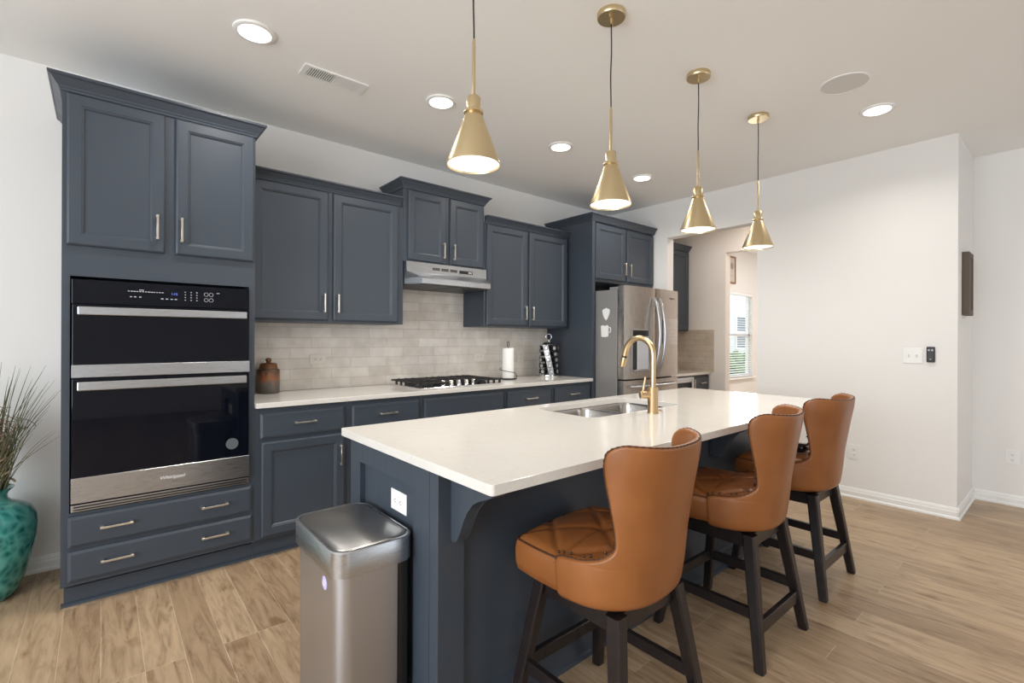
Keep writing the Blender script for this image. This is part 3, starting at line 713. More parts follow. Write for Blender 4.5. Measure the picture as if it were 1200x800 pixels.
add_tube(bm, [(FX0 - 0.003, 2.938 - a, 1.372 + b) for a, b in ((0, 0.032), (0.022, 0.036), (0.030, 0.015), (0.024, -0.010), (0.002, -0.016))], 0.0045, 6)
tag(obj('mug_magnet', bm, M['white']), 'white mug-shaped magnet on the side of the refrigerator', 'magnet')

# ------------------------------------------------------------------ island
IX0, IX1, IY0, IY1 = 0.771, 3.528, 0.985, 2.022
BX0, BX1, BY0, BY1 = 0.801, 3.498, 1.297, 1.985
isl = thing('kitchen_island', 'long navy kitchen island with corbels under its white quartz top', 'kitchen island', (2.15, 1.64, 0))
ZT = CT - 0.031
def end_panel(xo, xi, sgn):
    xi = xi + sgn * 0.012
    bm = BM()
    add_box(bm, min(xo, xi), max(xo, xi), BY0 + 0.05, BY0 + 0.155, 0.0, ZT); add_box(bm, min(xo, xi), max(xo, xi), BY1 - 0.095, BY1, 0.0, ZT)
    add_box(bm, min(xo, xi), max(xo, xi), BY0 + 0.155, BY1 - 0.095, ZT - 0.09, ZT); add_box(bm, min(xo, xi), max(xo, xi), BY0 + 0.155, BY1 - 0.095, 0, 0.13)
    a, b = sorted((xo + sgn * 0.022, xi)); add_box(bm, a, b, BY0 + 0.155, BY1 - 0.095, 0.13, ZT - 0.09)
    return obj('end_panel', bm, M['cab'], isl)
end_panel(BX0, BX0 + 0.022, 1); end_panel(BX1, BX1 - 0.022, -1)
for x0, x1 in ((BX0, BX0 + 0.102), (BX1 - 0.102, BX1)):
    bm = BM(); add_box(bm, x0, x1, BY0, BY0 + 0.05, 0.0, ZT, 0.002, 1); obj('corner_post', bm, M['cab'], isl)
bm = BM(); add_box(bm, BX0 + 0.102, BX1 - 0.102, BY0 + 0.020, BY0 + 0.040, 0.0, ZT)
add_prism(bm, [(BY0 + 0.020, 0), (BY0 - 0.004, 0), (BY0 - 0.002, 0.016), (BY0 + 0.006, 0.022), (BY0 + 0.006, 0.095), (BY0 + 0.020, 0.105)], 'x', BX0 + 0.102, BX1 - 0.102)
obj('seating_side_panel', bm, M['cab'], isl)
bm = BM(); add_box(bm, BX0 + 0.034, BX1 - 0.034, BY1 - 0.02, BY1, 0.10, ZT); obj('kitchen_side_panel', bm, M['cab'], isl)
cor = [(1.297, ZT), (1.297, 0.655), (1.285, 0.648), (1.268, 0.655), (1.255, 0.672), (1.240, 0.700), (1.224, 0.735), (1.205, 0.768), (1.180, 0.796), (1.150, 0.814), (1.115, 0.826), (1.085, 0.838), (1.068, 0.856), (1.062, ZT)]
for cx in (0.872, 1.722, 2.572, 3.422):
    y_off = 0.0 if cx in (0.872, 3.422) else 0.020
    bm = BM(); add_prism(bm, [(y + (y_off if y > 1.29 else 0), z) for y, z in cor], 'x', cx - 0.023, cx + 0.023, 0.002); obj('corbel', bm, M['cab'], isl)

# island top with the sink cut-out
SX0, SX1, SY0, SY1 = 1.800, 2.600, 1.515, 1.930
it = thing('island_countertop', 'white quartz island countertop with an undermount sink cut-out', 'countertop', (2.15, 1.5, CT - 0.03))
bm = BM()
outer = rounded(IX0, IX1, IY0, IY1, 0.012, 4); inner = rounded(SX0, SX1, SY0, SY1, 0.07, 8)
vo = [bm.verts.new((x, y, CT)) for x, y in outer]; vi = [bm.verts.new((x, y, CT)) for x, y in inner]
es = [bm.edges.new((vo[k], vo[(k + 1) % len(vo)])) for k in range(len(vo))] + [bm.edges.new((vi[k], vi[(k + 1) % len(vi)])) for k in range(len(vi))]
bmesh.ops.triangle_fill(bm, use_beauty=True, use_dissolve=False, edges=es)
r = bmesh.ops.extrude_face_region(bm, geom=bm.faces[:]); 
for v in [g for g in r['geom'] if isinstance(g, bmesh.types.BMVert)]: v.co.z -= 0.030
io = obj('slab', bm, M['quartz'], it)
bv = io.modifiers.new('edge', 'BEVEL'); bv.width = 0.003; bv.segments = 2; bv.limit_method = 'ANGLE'; bv.angle_limit = math.radians(60)

sk = thing('double_bowl_sink', 'undermount double-bowl stainless sink in the island', 'sink', (2.2, 1.72, 0.66))
xm = 2.215
bm = BM()
vo = [bm.verts.new((x, y, CT - 0.0315)) for x, y in rounded(SX0 - 0.02, SX1 + 0.02, SY0 - 0.02, SY1 + 0.02, 0.08, 6)]
loops = [rounded(SX0 + 0.004, xm - 0.012, SY0 + 0.004, SY1 - 0.004, 0.065, 6), rounded(xm + 0.012, SX1 - 0.004, SY0 + 0.004, SY1 - 0.004, 0.065, 6)]
es = [bm.edges.new((vo[k], vo[(k + 1) % len(vo)])) for k in range(len(vo))]
for lp in loops:
    vv = [bm.verts.new((x, y, CT - 0.0315)) for x, y in lp]; es += [bm.edges.new((vv[k], vv[(k + 1) % len(vv)])) for k in range(len(vv))]
bmesh.ops.triangle_fill(bm, use_beauty=True, use_dissolve=False, edges=es)
obj('rim', bm, M['steelsink'], sk)
for x0, x1 in ((SX0 + 0.004, xm - 0.012), (xm + 0.012, SX1 - 0.004)):
    bm = BM(); lp = []
    for i, z in ((0, CT - 0.0315), (0.004, CT - 0.045), (0.008, 0.72), (0.016, 0.700), (0.034, 0.688), (0.10, 0.684)):
        lp.append([(x, y, z) for x, y in rounded(x0 + i, x1 - i, SY0 + 0.004 + i, SY1 - 0.004 - i, max(0.065 - i * 0.3, 0.02), 6)])
    add_loft(bm, lp, cap0=False); b_ = obj('bowl', bm, M['steelsink'], sk, 40)
    bm = BM(); add_lathe(bm, [(0, 0.688), (0.03, 0.689), (0.043, 0.687), (0.043, 0.6845), (0, 0.6845)], (x0 + x1) / 2, 1.74, 24); obj('drain', bm, M['chrome'], b_, 40)

fa = thing('kitchen_faucet', 'brushed gold gooseneck faucet standing beside the island sink', 'faucet', (2.165, 1.425, CT))
fx, fy = 2.165, 1.425
bm = BM(); add_lathe(bm, [(0, CT + 0.0005), (0.029, CT + 0.0005), (0.029, CT + 0.006), (0.0265, CT + 0.009), (0.0265, CT + 0.128), (0.0235, CT + 0.133), (0, CT + 0.133)], fx, fy, 32); obj('base', bm, M['brass2'], fa, 40)
R = 0.086; zt = CT + 0.300
pts = [(fx, fy, CT + 0.12 + 0.02 * k) for k in range(0, 10)] + [(fx, fy + R - R * math.cos(a), zt + R * math.sin(a)) for a in [PI * k / 18 for k in range(0, 18)]]
e_ = Vector(pts[-1]); d_ = (e_ - Vector(pts[-2])).normalized()
pts += [tuple(e_ + d_ * 0.025)]
bm = BM(); add_tube(bm, pts, 0.0145, 16); obj('spout', bm, M['brass2'], fa, 40)
p0 = Vector(pts[-1]); 
bm = BM(); add_tube(bm, [p0, p0 + d_ * 0.010], 0.0135, 16); obj('black_collar', bm, M['black'], fa, 40)
bm = BM(); add_tube(bm, [p0 + d_ * 0.010, p0 + d_ * 0.02, p0 + d_ * 0.060], 0.0165, 16, radii=[0.0155, 0.0165, 0.0150]); obj('spray_head', bm, M['brass2'], fa, 40)
dd = Vector((-0.85, 0.53, 0)).normalized(); c0 = Vector((fx, fy, CT + 0.095))
bm = BM(); add_tube(bm, [c0 + dd * 0.020, c0 + dd * 0.068, c0 + dd * 0.070], 0.019, 20, radii=[0.019, 0.019, 0.017])
q = c0 + dd * 0.056; add_tube(bm, [q + Vector((0, 0, 0.012)), q + Vector((0.006, -0.004, 0.050)), q + Vector((0.012, -0.008, 0.092))], 0.006, 10, radii=[0.0062, 0.0062, 0.0055]); obj('lever', bm, M['brass2'], fa, 40)
bm = BM(); add_lathe(bm, [(0, CT + 0.0005), (0.017, CT + 0.0005), (0.016, CT + 0.006), (0, CT + 0.008)], 2.265, 1.455, 24); tag(obj('air_switch_button', bm, M['brass2'], None, 40), 'small round gold button on the island right of the faucet', 'button')

# ------------------------------------------------------------------ outlets and switches
def outlet(lab, c, axis, horiz, col='white'):
    """plate on a wall: axis 'y' faces -Y, axis 'x' faces -X"""
    t = thing('wall_outlet', lab, 'outlet', c)
    a, b = (0.058, 0.037) if horiz else (0.037, 0.058)
    def bx(bm, u0, u1, d0, d1, v0, v1, bev=0.0):
        if axis == 'y': add_box(bm, c[0] + u0, c[0] + u1, c[1] - d1, c[1] - d0, c[2] + v0, c[2] + v1, bev, 1)
        else: add_box(bm, c[0] - d1, c[0] - d0, c[1] + u0, c[1] + u1, c[2] + v0, c[2] + v1, bev, 1)
    bm = BM(); bx(bm, -a, a, 0.0003, 0.005, -b, b, 0.0015); obj('plate', bm, M[col], t)
    for s in (-0.02, 0.02):
        bm = BM(); u, v = (s, 0) if horiz else (0, s)
        bx(bm, u - 0.0145, u + 0.0145, 0.0051, 0.0068, v - 0.0145, v + 0.0145, 0.001); so = obj('socket', bm, M[col], t)
        bm = BM()
        for du, dv in ((-0.005, 0), (0.005, 0)):
            p_, q_ = (0.0042 if horiz else 0.0010), (0.0010 if horiz else 0.0042)
            uu, vv = (u + dv, v + du) if horiz else (u + du, v + dv)
            bx(bm, uu - p_, uu + p_, 0.0068, 0.0071, vv - q_, vv + q_)
        bx(bm, u + (0.008 if horiz else 0) - 0.002, u + (0.008 if horiz else 0) + 0.002, 0.0068, 0.0071, v - (0 if horiz else 0.009) - 0.002, v - (0 if horiz else 0.009) + 0.002)
        obj('slots', bm, M['outletslot'], so)
    return t
outlet('white outlet on the island end panel just above the trash can', (BX0 + 0.022, 1.592, 0.705), 'x', True)
outlet('pale outlet on the backsplash between the jar and the cooktop', (1.235, WY - 0.010, 1.135), 'y', True, 'offwhite')
outlet('pale outlet on the backsplash just left of the paper towels', (2.735, WY - 0.010, 1.120), 'y', True, 'offwhite')
outlet('pale outlet on the backsplash between paper towels and spice rack', (3.26, WY - 0.010, 1.115), 'y', False, 'offwhite')
outlet('white outlet low on the right wall behind the farthest stool', (RX, 1.202, 0.378), 'x', False)
outlet('white outlet low on the recessed wall at the far right', (5.463, 0.345, 0.380), 'x', False)
t = thing('light_switch', 'white double light switch plate on the right wall', 'light switch', (RX, 0.827, 1.178))
bm = BM(); add_box(bm, RX - 0.005, RX - 0.0003, 0.769, 0.885, 1.120, 1.236, 0.0015, 1); obj('plate', bm, M['white'], t)
for y in (0.804, 0.850):
    bm = BM(); add_prism(bm, [(RX - 0.005, 1.166), (RX - 0.008, 1.168), (RX - 0.017, 1.190), (RX - 0.014, 1.194), (RX - 0.005, 1.188)], 'y', y - 0.005, y + 0.005); obj('toggle', bm, M['white'], t)
t = thing('remote_control', 'small black remote in its wall cradle beside the light switch', 'remote control', (RX, 0.722, 1.19))
bm = BM(); add_box(bm, RX - 0.020, RX - 0.0003, 0.698, 0.746, 1.132, 1.248, 0.006); obj('body', bm, M['black'], t)
bm = BM()
for y, z, r_ in ((0.712, 1.222, 0.006), (0.732, 1.222, 0.006), (0.722, 1.155, 0.004)):
    add_box(bm, RX - 0.0215, RX - 0.0200, y - r_, y + r_, z - r_, z + r_, 0.0005, 1)
obj('button', bm, mat('pale_button', (0.45, 0.47, 0.5), 0.4), t)
# frame on the return wall
t = thing('picture_frame', 'deep brown wooden frame seen edge-on at the right wall corner', 'picture frame', (4.995, 0.575, 1.72))
bm = BM(); Y0 = 0.574
for a, b, c_, d in ((4.885, 4.925, 1.485, 1.955), (5.065, 5.105, 1.485, 1.955), (4.925, 5.065, 1.485, 1.525), (4.925, 5.065, 1.915, 1.955)): add_box(bm, a, b, Y0 - 0.040, Y0, c_, d, 0.002, 1)
obj('frame', bm, M['frame'], t)
bm = BM(); add_box(bm, 4.925, 5.065, Y0 - 0.034, Y0, 1.525, 1.915); obj('panel', bm, M['frame'], t)
t = thing('framed_print', 'small brown framed print hanging above the study window', 'picture', (7.87, WY, 2.43))
bm = BM()
for a, b, c_, d in ((7.745, 7.995, 2.215, 2.240), (7.745, 7.995, 2.635, 2.66), (7.745, 7.768, 2.240, 2.635), (7.972, 7.995, 2.240, 2.635)): add_box(bm, a, b, WY - 0.02, WY - 0.001, c_, d)
obj('frame', bm, M['framewarm'], t)
bm = BM(); add_box(bm, 7.768, 7.972, WY - 0.010, WY - 0.001, 2.240, 2.635); pr_ = obj('print', bm, M['print'], t)
bm = BM(); add_box(bm, 7.79, 7.95, WY - 0.0112, WY - 0.0101, 2.34, 2.345); add_lathe(bm, [(0, 0), (0.055, 0), (0.055, 0.001), (0, 0.001)], seg=20)
vs = [v for v in bm.verts if abs(v.co.z) < 0.01]
bmesh.ops.rotate(bm, verts=vs, cent=(0, 0, 0), matrix=Matrix.Rotation(PI / 2, 3, 'X')); bmesh.ops.translate(bm, verts=vs, vec=(7.87, WY - 0.0101, 2.50))
obj('printed_motif', bm, mat('motif_grey', (0.30, 0.27, 0.25), 0.7), pr_)

# ------------------------------------------------------------------ ceiling fittings
cans = [(0.569, 2.630, 'recessed ceiling light nearest the oven tower, at the upper left'), (1.636, 2.630, 'recessed ceiling light left of the nearest brass pendant, above the hood'),
        (2.725, 2.630, 'recessed ceiling light behind and between the first two pendants'), (3.820, 2.640, 'recessed ceiling light nearest the fridge cabinet'),
        (3.841, 0.860, 'recessed ceiling light near the right wall beside the ceiling speaker')]
def can_light(x, y, lab, z=ZC, power=CAN_W):
    t = thing('recessed_light', lab, 'ceiling light', (x, y, z), 'recessed ceiling lights')
    bm = BM(); add_lathe(bm, [(0.072, z - 0.0005), (0.095, z - 0.0005), (0.093, z - 0.008), (0.082, z - 0.013), (0.073, z - 0.011)], x, y, 40, True); obj('trim_ring', bm, M['white'], t, 40)
    bm = BM(); add_lathe(bm, [(0, z - 0.0105), (0.072, z - 0.0105), (0.072, z - 0.004), (0, z - 0.004)], x, y, 40); obj('lens', bm, M['lens'], t)
    l = bpy.data.lights.new('can_lamp', 'AREA'); l.shape = 'DISK'; l.size = 0.14; l.energy = power; l.color = (1.0, 0.95, 0.88); l.spread = math.radians(150)
    o = bpy.data.objects.new('can_lamp', l); C.objects.link(o); o.parent = t; o.location = (0, 0, -0.014)
for x, y, lab in cans: can_light(x, y, lab)
for x, lab in ((0.57, 'unseen recessed light added as fill over the living side, left of three'), (2.40, 'unseen recessed light added as fill over the living side, middle of three'), (4.20, 'unseen recessed light added as fill over the living side, right of three')): can_light(x, -1.15, lab, power=4.0)  # unseen row behind the camera, added to light the cabinet fronts from above
l = bpy.data.lights.new('study_fill', 'AREA'); l.shape = 'DISK'; l.size = 0.3; l.energy = 45; l.color = (1.0, 0.95, 0.9)  # unseen fill light, added to brighten the study walls
o = bpy.data.objects.new('study_fill', l); C.objects.link(o); o.location = (7.7, 2.0, ZC - 0.01)
l = bpy.data.lights.new('pantry_lamp', 'AREA'); l.shape = 'DISK'; l.size = 0.2; l.energy = 14; l.color = (1.0, 0.88, 0.76)
o = bpy.data.objects.new('pantry_lamp', l); C.objects.link(o); o.location = (5.4, 2.3, ZC - 0.01)
t = thing('ceiling_speaker', 'round white speaker grille flush in the ceiling', 'speaker', (3.31, 0.90, ZC))
bm = BM(); add_lathe(bm, [(0, ZC - 0.004), (0.118, ZC - 0.004), (0.118, ZC - 0.0005), (0, ZC - 0.0005)], 3.31, 0.90, 48)
gm = mat('speaker_grille', (0.66, 0.655, 0.64), 0.8); ns, ls, b = nodes(gm); v_ = N(ns, 'ShaderNodeTexVoronoi'); v_.inputs['Scale'].default_value = 400; ls.new(coord(ns, ls).outputs[0], v_.inputs['Vector']); bump(ns, ls, b, v_.outputs['Distance'], 0.3, 0.001)
obj('grille', bm, gm, t)
bm = BM(); add_lathe(bm, [(0.118, ZC - 0.0005), (0.127, ZC - 0.0005), (0.126, ZC - 0.005), (0.118, ZC - 0.006)], 3.31, 0.90, 48, True); obj('ring', bm, M['ceiling'], t, 40)
t = thing('ceiling_vent', 'white rectangular air vent in the ceiling near the oven tower', 'air vent', (1.02, 2.81, ZC))
vx0, vx1, vy0, vy1 = 0.845, 1.205, 2.742, 2.872
bm = BM()
for a, b_, c_, d in ((vx0, vx1, vy0, vy0 + 0.016), (vx0, vx1, vy1 - 0.016, vy1), (vx0, vx0 + 0.03, vy0 + 0.016, vy1 - 0.016), (vx1 - 0.03, vx1, vy0 + 0.016, vy1 - 0.016), (1.018, 1.032, vy0 + 0.016, vy1 - 0.016)): add_box(bm, a, b_, c_, d, ZC - 0.008, ZC - 0.0005)
obj('frame', bm, M['white'], t)
bm = BM(); add_box(bm, vx0 + 0.03, vx1 - 0.03, vy0 + 0.016, vy1 - 0.016, ZC - 0.002, ZC - 0.0008); obj('duct_shade_sheet', bm, mat('duct_shadow', (0.12, 0.12, 0.12), 0.9), t)  # flat dark sheet, shade inside the duct painted behind the louvres
bm = BM()
for k in range(12):
    x = 0.880 + 0.0118 * k; add_prism(bm, [(x, ZC - 0.0022), (x, ZC - 0.0085), (x + 0.0042, ZC - 0.0085), (x + 0.0042, ZC - 0.0022)], 'y', vy0 + 0.016, vy1 - 0.016)
for k in range(12):
    x = 1.036 + 0.0118 * k; add_prism(bm, [(x, ZC - 0.0022), (x + 0.008, ZC - 0.0085), (x + 0.0095, ZC - 0.0085), (x + 0.0015, ZC - 0.0022)], 'y', vy0 + 0.016, vy1 - 0.016)
obj('louvres', bm, M['white'], t)

# brass pendants
def make_pendant(x, y, lab):
    t = thing('pendant_lamp', lab, 'pendant lamp', (x, y, ZC), 'brass cone pendants over the island')
    bm = BM(); add_lathe(bm, [(0, ZC - 0.0005), (0.064, ZC - 0.0005), (0.065, ZC - 0.003), (0.065, ZC - 0.022), (0.062, ZC - 0.026), (0, ZC - 0.026)], x, y, 40)
    for a in (0.5, 3.6): add_lathe(bm, [(0, ZC - 0.040), (0.003, ZC - 0.039), (0.0032, ZC - 0.026)], x + 0.036 * math.cos(a), y + 0.036 * math.sin(a), 10)
    add_lathe(bm, [(0, ZC - 0.052), (0.006, ZC - 0.050), (0.007, ZC - 0.026)], x, y, 12); obj('canopy', bm, M['brass'], t, 40)
    zr = 2.352
    bm = BM(); pts = []
    for k in range(15):
        s = k / 14; pts.append((x + 0.0035 * math.sin(s * 7.0) * math.sin(PI * s), y, ZC - 0.048 + (zr - ZC + 0.048) * s))
    add_tube(bm, pts, 0.0030, 8); obj('cord', bm, M['cord'], t, 60)
    bm = BM(); add_lathe(bm, [(0, zr + 0.012), (0.0045, zr + 0.010), (0.005, zr), (0.0062, zr - 0.002), (0.0062, 2.150), (0, 2.150)], x, y, 16); obj('rod', bm, M['brass'], t, 40)
    bm = BM(); add_lathe(bm, [(0, 2.158), (0.018, 2.158), (0.0245, 2.150), (0.0245, 2.105), (0, 2.105)], x, y, 28); obj('socket', bm, M['brass'], t, 40)
    bm = BM(); add_lathe(bm, [(0.022, 2.108), (0.031, 2.108), (0.035, 2.103), (0.035, 2.097), (0.030, 2.094), (0.022, 2.094)], x, y, 32, True); obj('collar', bm, M['brass'], t, 40)
    bm = BM(); add_lathe(bm, [(0.028, 2.096), (0.0965, 1.916), (0.0965, 1.912), (0.0940, 1.912), (0.0935, 1.916), (0.026, 2.090)], x, y, 64, True); obj('shade', bm, M['brass'], t, 30)
    bm = BM(); add_lathe(bm, [(0, 1.921), (0.0905, 1.9175), (0.0905, 1.923), (0, 1.925)], x, y, 48); obj('diffuser', bm, M['lamp'], t, 40)
    l = bpy.data.lights.new('pendant_light', 'AREA'); l.shape = 'DISK'; l.size = 0.17; l.energy = PEND_W; l.color = (1.0, 0.94, 0.84)
    o = bpy.data.objects.new('pendant_light', l); C.objects.link(o); o.parent = t; o.location = (0, 0, 1.910 - ZC)
    return t
p0_ = make_pendant(1.010, 1.405, 'nearest brass cone pendant over the island, its canopy cut off by the frame')
for x, lab in ((1.787, 'second brass cone pendant from the left, over the island sink'), (2.572, 'third brass cone pendant from the left, before the pantry opening'), (3.356, 'farthest and smallest-looking brass cone pendant, over the island end')):
    dup(p0_, (x, 1.405, ZC), lab)

# ------------------------------------------------------------------ counter items
t = thing('ceramic_jar', 'brown glazed lidded stoneware jar beside the oven tower', 'jar', (0.875, 3.610, CT))
bm = BM(); add_lathe(bm, [(0, 0.0005), (0.068, 0.0005), (0.071, 0.006), (0.071, 0.158), (0.066, 0.166), (0, 0.166)], 0, 0, 40); bmesh.ops.translate(bm, verts=bm.verts[:], vec=t.location); obj('body', bm, M['jar'], t, 40)
bm = BM(); add_lathe(bm, [(0, 0.167), (0.058, 0.167), (0.057, 0.178), (0.053, 0.200), (0.046, 0.206), (0.016, 0.208), (0.013, 0.212), (0.017, 0.220), (0.019, 0.230), (0.014, 0.240), (0, 0.243)], 0, 0, 36); bmesh.ops.translate(bm, verts=bm.verts[:], vec=t.location); obj('lid', bm, M['jarlid'], t, 50)

tx, ty = 2.915, 3.485
t = thing('paper_towel_holder', 'black wire stand holding the paper towel roll', 'paper towel holder', (tx, ty, CT))
bm = BM(); ring = [(tx + 0.078 * math.cos(a), ty + 0.078 * math.sin(a), CT + 0.005) for a in [2 * PI * k / 32 for k in range(32)]]
add_tube(bm, ring, 0.004, 8, closed=True); add_tube(bm, [(tx - 0.078, ty, CT + 0.005), (tx + 0.078, ty, CT + 0.005)], 0.0035, 8); obj('base_ring', bm, M['black'], t, 60)
bm = BM(); add_tube(bm, [(tx, ty, CT + 0.008), (tx, ty, CT + 0.300), (tx - 0.012, ty, CT + 0.312), (tx - 0.012, ty, CT + 0.345), (tx, ty, CT + 0.356), (tx + 0.012, ty, CT + 0.345), (tx + 0.012, ty, CT + 0.305)], 0.0035, 8); obj('post', bm, M['black'], t, 60)
bm = BM(); add_tube(bm, [(tx + 0.080 * math.cos(a), ty + 0.080 * math.sin(a), CT + 0.010 + 0.045 * min(1, k / 5.0) + 0.050 * (k / 24)) for k, a in enumerate([math.radians(-30 - 9.5 * k) for k in range(25)])], 0.0032, 8); obj('tension_arm', bm, M['black'], t, 60)
bm = BM(); add_lathe(bm, [(0.018, CT + 0.012), (0.053, CT + 0.012), (0.0545, CT + 0.016), (0.0545, CT + 0.288), (0.053, CT + 0.292), (0.018, CT + 0.292)], tx, ty, 40, True); tag(obj('paper_towel_roll', bm, M['paper'], None, 40), 'white roll of paper towels on the counter near the cooktop', 'paper towel')

# carousel spice rack with slanted columns
sx, sy = 3.425, 3.462
t = thing('spice_rack', 'chrome carousel spice rack with slanted columns beside the fridge panel', 'spice rack', (sx, sy, CT))
bm = BM(); add_lathe(bm, [(0, CT + 0.0005), (0.090, CT + 0.0005), (0.092, CT + 0.006), (0.090, CT + 0.022), (0.03, CT + 0.026), (0, CT + 0.026)], sx, sy, 40); obj('base', bm, M['chrome'], t, 40)
bm = BM(); add_lathe(bm, [(0, CT + 0.320), (0.070, CT + 0.320), (0.072, CT + 0.326), (0.060, CT + 0.340), (0.022, CT + 0.352), (0.018, CT + 0.372), (0, CT + 0.374)], sx, sy, 40); obj('top_cap', bm, M['chrome'], t, 40)
cdir = Vector((0.762, -0.6475, 0))
bm = BM(); add_tube(bm, [Vector((sx, sy, CT + 0.400)) + cdir * (0.028 * math.cos(a)) + Vector((0, 0, 0.030 * math.sin(a))) for a in [2 * PI * k / 24 for k in range(24)]], 0.0045, 8, closed=True); obj('carry_ring', bm, M['chrome'], t, 60)
bm = BM(); add_lathe(bm, [(0, CT + 0.0265), (0.040, CT + 0.0265), (0.040, CT + 0.3195), (0, CT + 0.3195)], sx, sy, 20); obj('core', bm, M['black'], t, 40)
base_a = math.atan2(-sy, -sx)     # towards the viewpoint side of the room
colinfo = [(0, 'front chrome column'), (-1, 'column left of the front one'), (-2, 'leftmost column'), (1, 'column right of the front one'), (2, 'rightmost column')]
rows = ['topmost', 'second from the top', 'middle', 'second from the bottom', 'lowest']
jar0 = None
def make_jar():
    t = thing('spice_jar', 'x', 'spice jar', (0, 0, 0), 'spice jars in the carousel')
    bm = BM(); add_tube(bm, [(0.0, 0, 0), (0.040, 0, 0)], 0.0195, 16); obj('glass', bm, M['blackgloss'], t, 40)
    bm = BM(); add_tube(bm, [(0.0405, 0, 0), (0.042, 0, 0), (0.052, 0, 0)], 0.02, 20, radii=[0.0205, 0.0215, 0.0215]); obj('lid', bm, M['black'], t, 30)
    bm = BM(); add_tube(bm, [(0.0521, 0, 0), (0.0545, 0, 0), (0.0555, 0, 0)], 0.02, 20, radii=[0.0175, 0.0175, 0.014]); obj('silver_disc', bm, M['satin'], t, 30)
    return t
jar0 = make_jar(); first = True
for ci, cn in colinfo:
    a_mid = base_a + ci * PI / 3 * 0.92
    for ri in range(5):
        a = a_mid + (0.30 - 0.15 * ri) * -1.0
        z = CT + 0.288 - 0.058 * ri
        loc = (sx + 0.042 * math.cos(a), sy + 0.042 * math.sin(a), z)
        lab = f'spice jar, {rows[ri]} in the {cn} of carousel'
        if first: jar0.location = loc; jar0.rotation_euler = (0, 0, a); jar0['label'] = lab; first = False
        else: dup(jar0, loc, lab, rotz=a)
for ci in range(-2, 4):
    a_mid = base_a + ci * PI / 3 * 0.92
    bm = BM()
    for sgn in (-1, 1):
        w2 = 0.024; prof = []
        pts = []
        for ri in range(-1, 10):
            s = ri / 2.0; a = a_mid + (0.30 - 0.15 * s) * -1.0; z = max(CT + 0.020, min(CT + 0.330, CT + 0.288 - 0.058 * s))
            rr = 0.088; p = Vector((sx + rr * math.cos(a), sy + rr * math.sin(a), z)) + Vector((-math.sin(a), math.cos(a), 0)) * sgn * w2
            pts.append(p)
        add_tube(bm, pts, 0.0022 if ci else 0.003, 6)
    if ci == 0:   # the bright perforated strip facing the room
        L = []
        for ri in range(-1, 10):
            s = ri / 2.0; a = a_mid + (0.30 - 0.15 * s) * -1.0; z = max(CT + 0.020, min(CT + 0.330, CT + 0.288 - 0.058 * s))
            tv = Vector((-math.sin(a), math.cos(a), 0)); nv = Vector((math.cos(a), math.sin(a), 0)); p = Vector((sx, sy, z))
            L.append([p + nv * 0.083 - tv * w2, p + nv * 0.085 - tv * w2, p + nv * 0.085 + tv * w2, p + nv * 0.083 + tv * w2])
        add_loft(bm, L)
    obj('column_rail', bm, M['satin'] if ci == 0 else M['black'], t, 60)

# ------------------------------------------------------------------ trash can
tr = thing('trash_can', 'tall rectangular stainless trash can beside the island end', 'trash can', (0.66, 1.65, 0))
X0, X1, Y0, Y1, ZL = 0.528, 0.799, 1.425, 1.850, 0.648
def can_loop(z, i, r=0.055): return [(x, y, z) for x, y in rounded(X0 + i, X1 - i, Y0 + i, Y1 - i, max(r - i * 0.5, 0.01), 8)]
bm = BM(); add_loft(bm, [[(min(x, X1 - 0.062), y, z) for x, y, z in can_loop(z0, i0)] for z0, i0 in ((0.018, 0.016), (0.02, 0.014), (ZL - 0.0805, 0.012))]); obj('body', bm, M['steelcan'], tr, 40)
bm = BM(); add_prism(bm, rounded(X1 - 0.0615, X1 - 0.014, Y0 + 0.018, Y1 - 0.018, 0.018, 5), 'z', 0.018, ZL - 0.0805); obj('rear_housing', bm, M['black'], tr, 40)
bm = BM(); add_loft(bm, [can_loop(0.0, 0.018), can_loop(0.0178, 0.018)]); obj('base', bm, M['black'], tr, 40)
bm = BM(); add_loft(bm, [can_loop(ZL - 0.080, 0.0105), can_loop(ZL - 0.080, 0.0), can_loop(ZL - 0.004, 0.0), can_loop(ZL, 0.003), can_loop(ZL, 0.010), can_loop(ZL - 0.006, 0.011)]); obj('rim_band', bm, M['steel'], tr, 40)
bm = BM(); add_loft(bm, [can_loop(ZL - 0.0055, 0.0125), can_loop(ZL - 0.001, 0.0125), can_loop(ZL + 0.0015, 0.016)]); obj('lid', bm, steel('smudged_lid_steel', (0.40, 0.395, 0.39), 0.33, (2, 160, 2)), tr, 40)
bm = BM(); add_box(bm, X1 - 0.11, X1 - 0.004, Y0 + 0.006, Y0 + 0.0115, 0.03, 0.10); 
bm.free()
bm = BM(); add_box(bm, X0 - 0.018, X0 + 0.012, Y0 + 0.13, Y1 - 0.13, 0.004, 0.016, 0.003); obj('pedal', bm, M['steel'], tr)
bm = BM(); add_lathe(bm, [(0, 0.0), (0.021, 0.0), (0.021, 0.0006), (0, 0.0006)], seg=28)
bmesh.ops.rotate(bm, verts=bm.verts[:], cent=(0, 0, 0), matrix=Matrix.Rotation(-PI / 2, 3, 'Y')); bmesh.ops.translate(bm, verts=bm.verts[:], vec=(X0 + 0.0121, 1.545, 0.520))
st_ = obj('round_sticker', bm, M['purple'], tr)
bm = BM(); add_tube(bm, [(X0 + 0.0112, 1.545 + 0.009 * math.cos(a), 0.520 + 0.009 * math.sin(a)) for a in [2 * PI * k / 20 for k in range(20)]], 0.0012, 6, closed=True); obj('sticker_ring', bm, M['white'], st_)

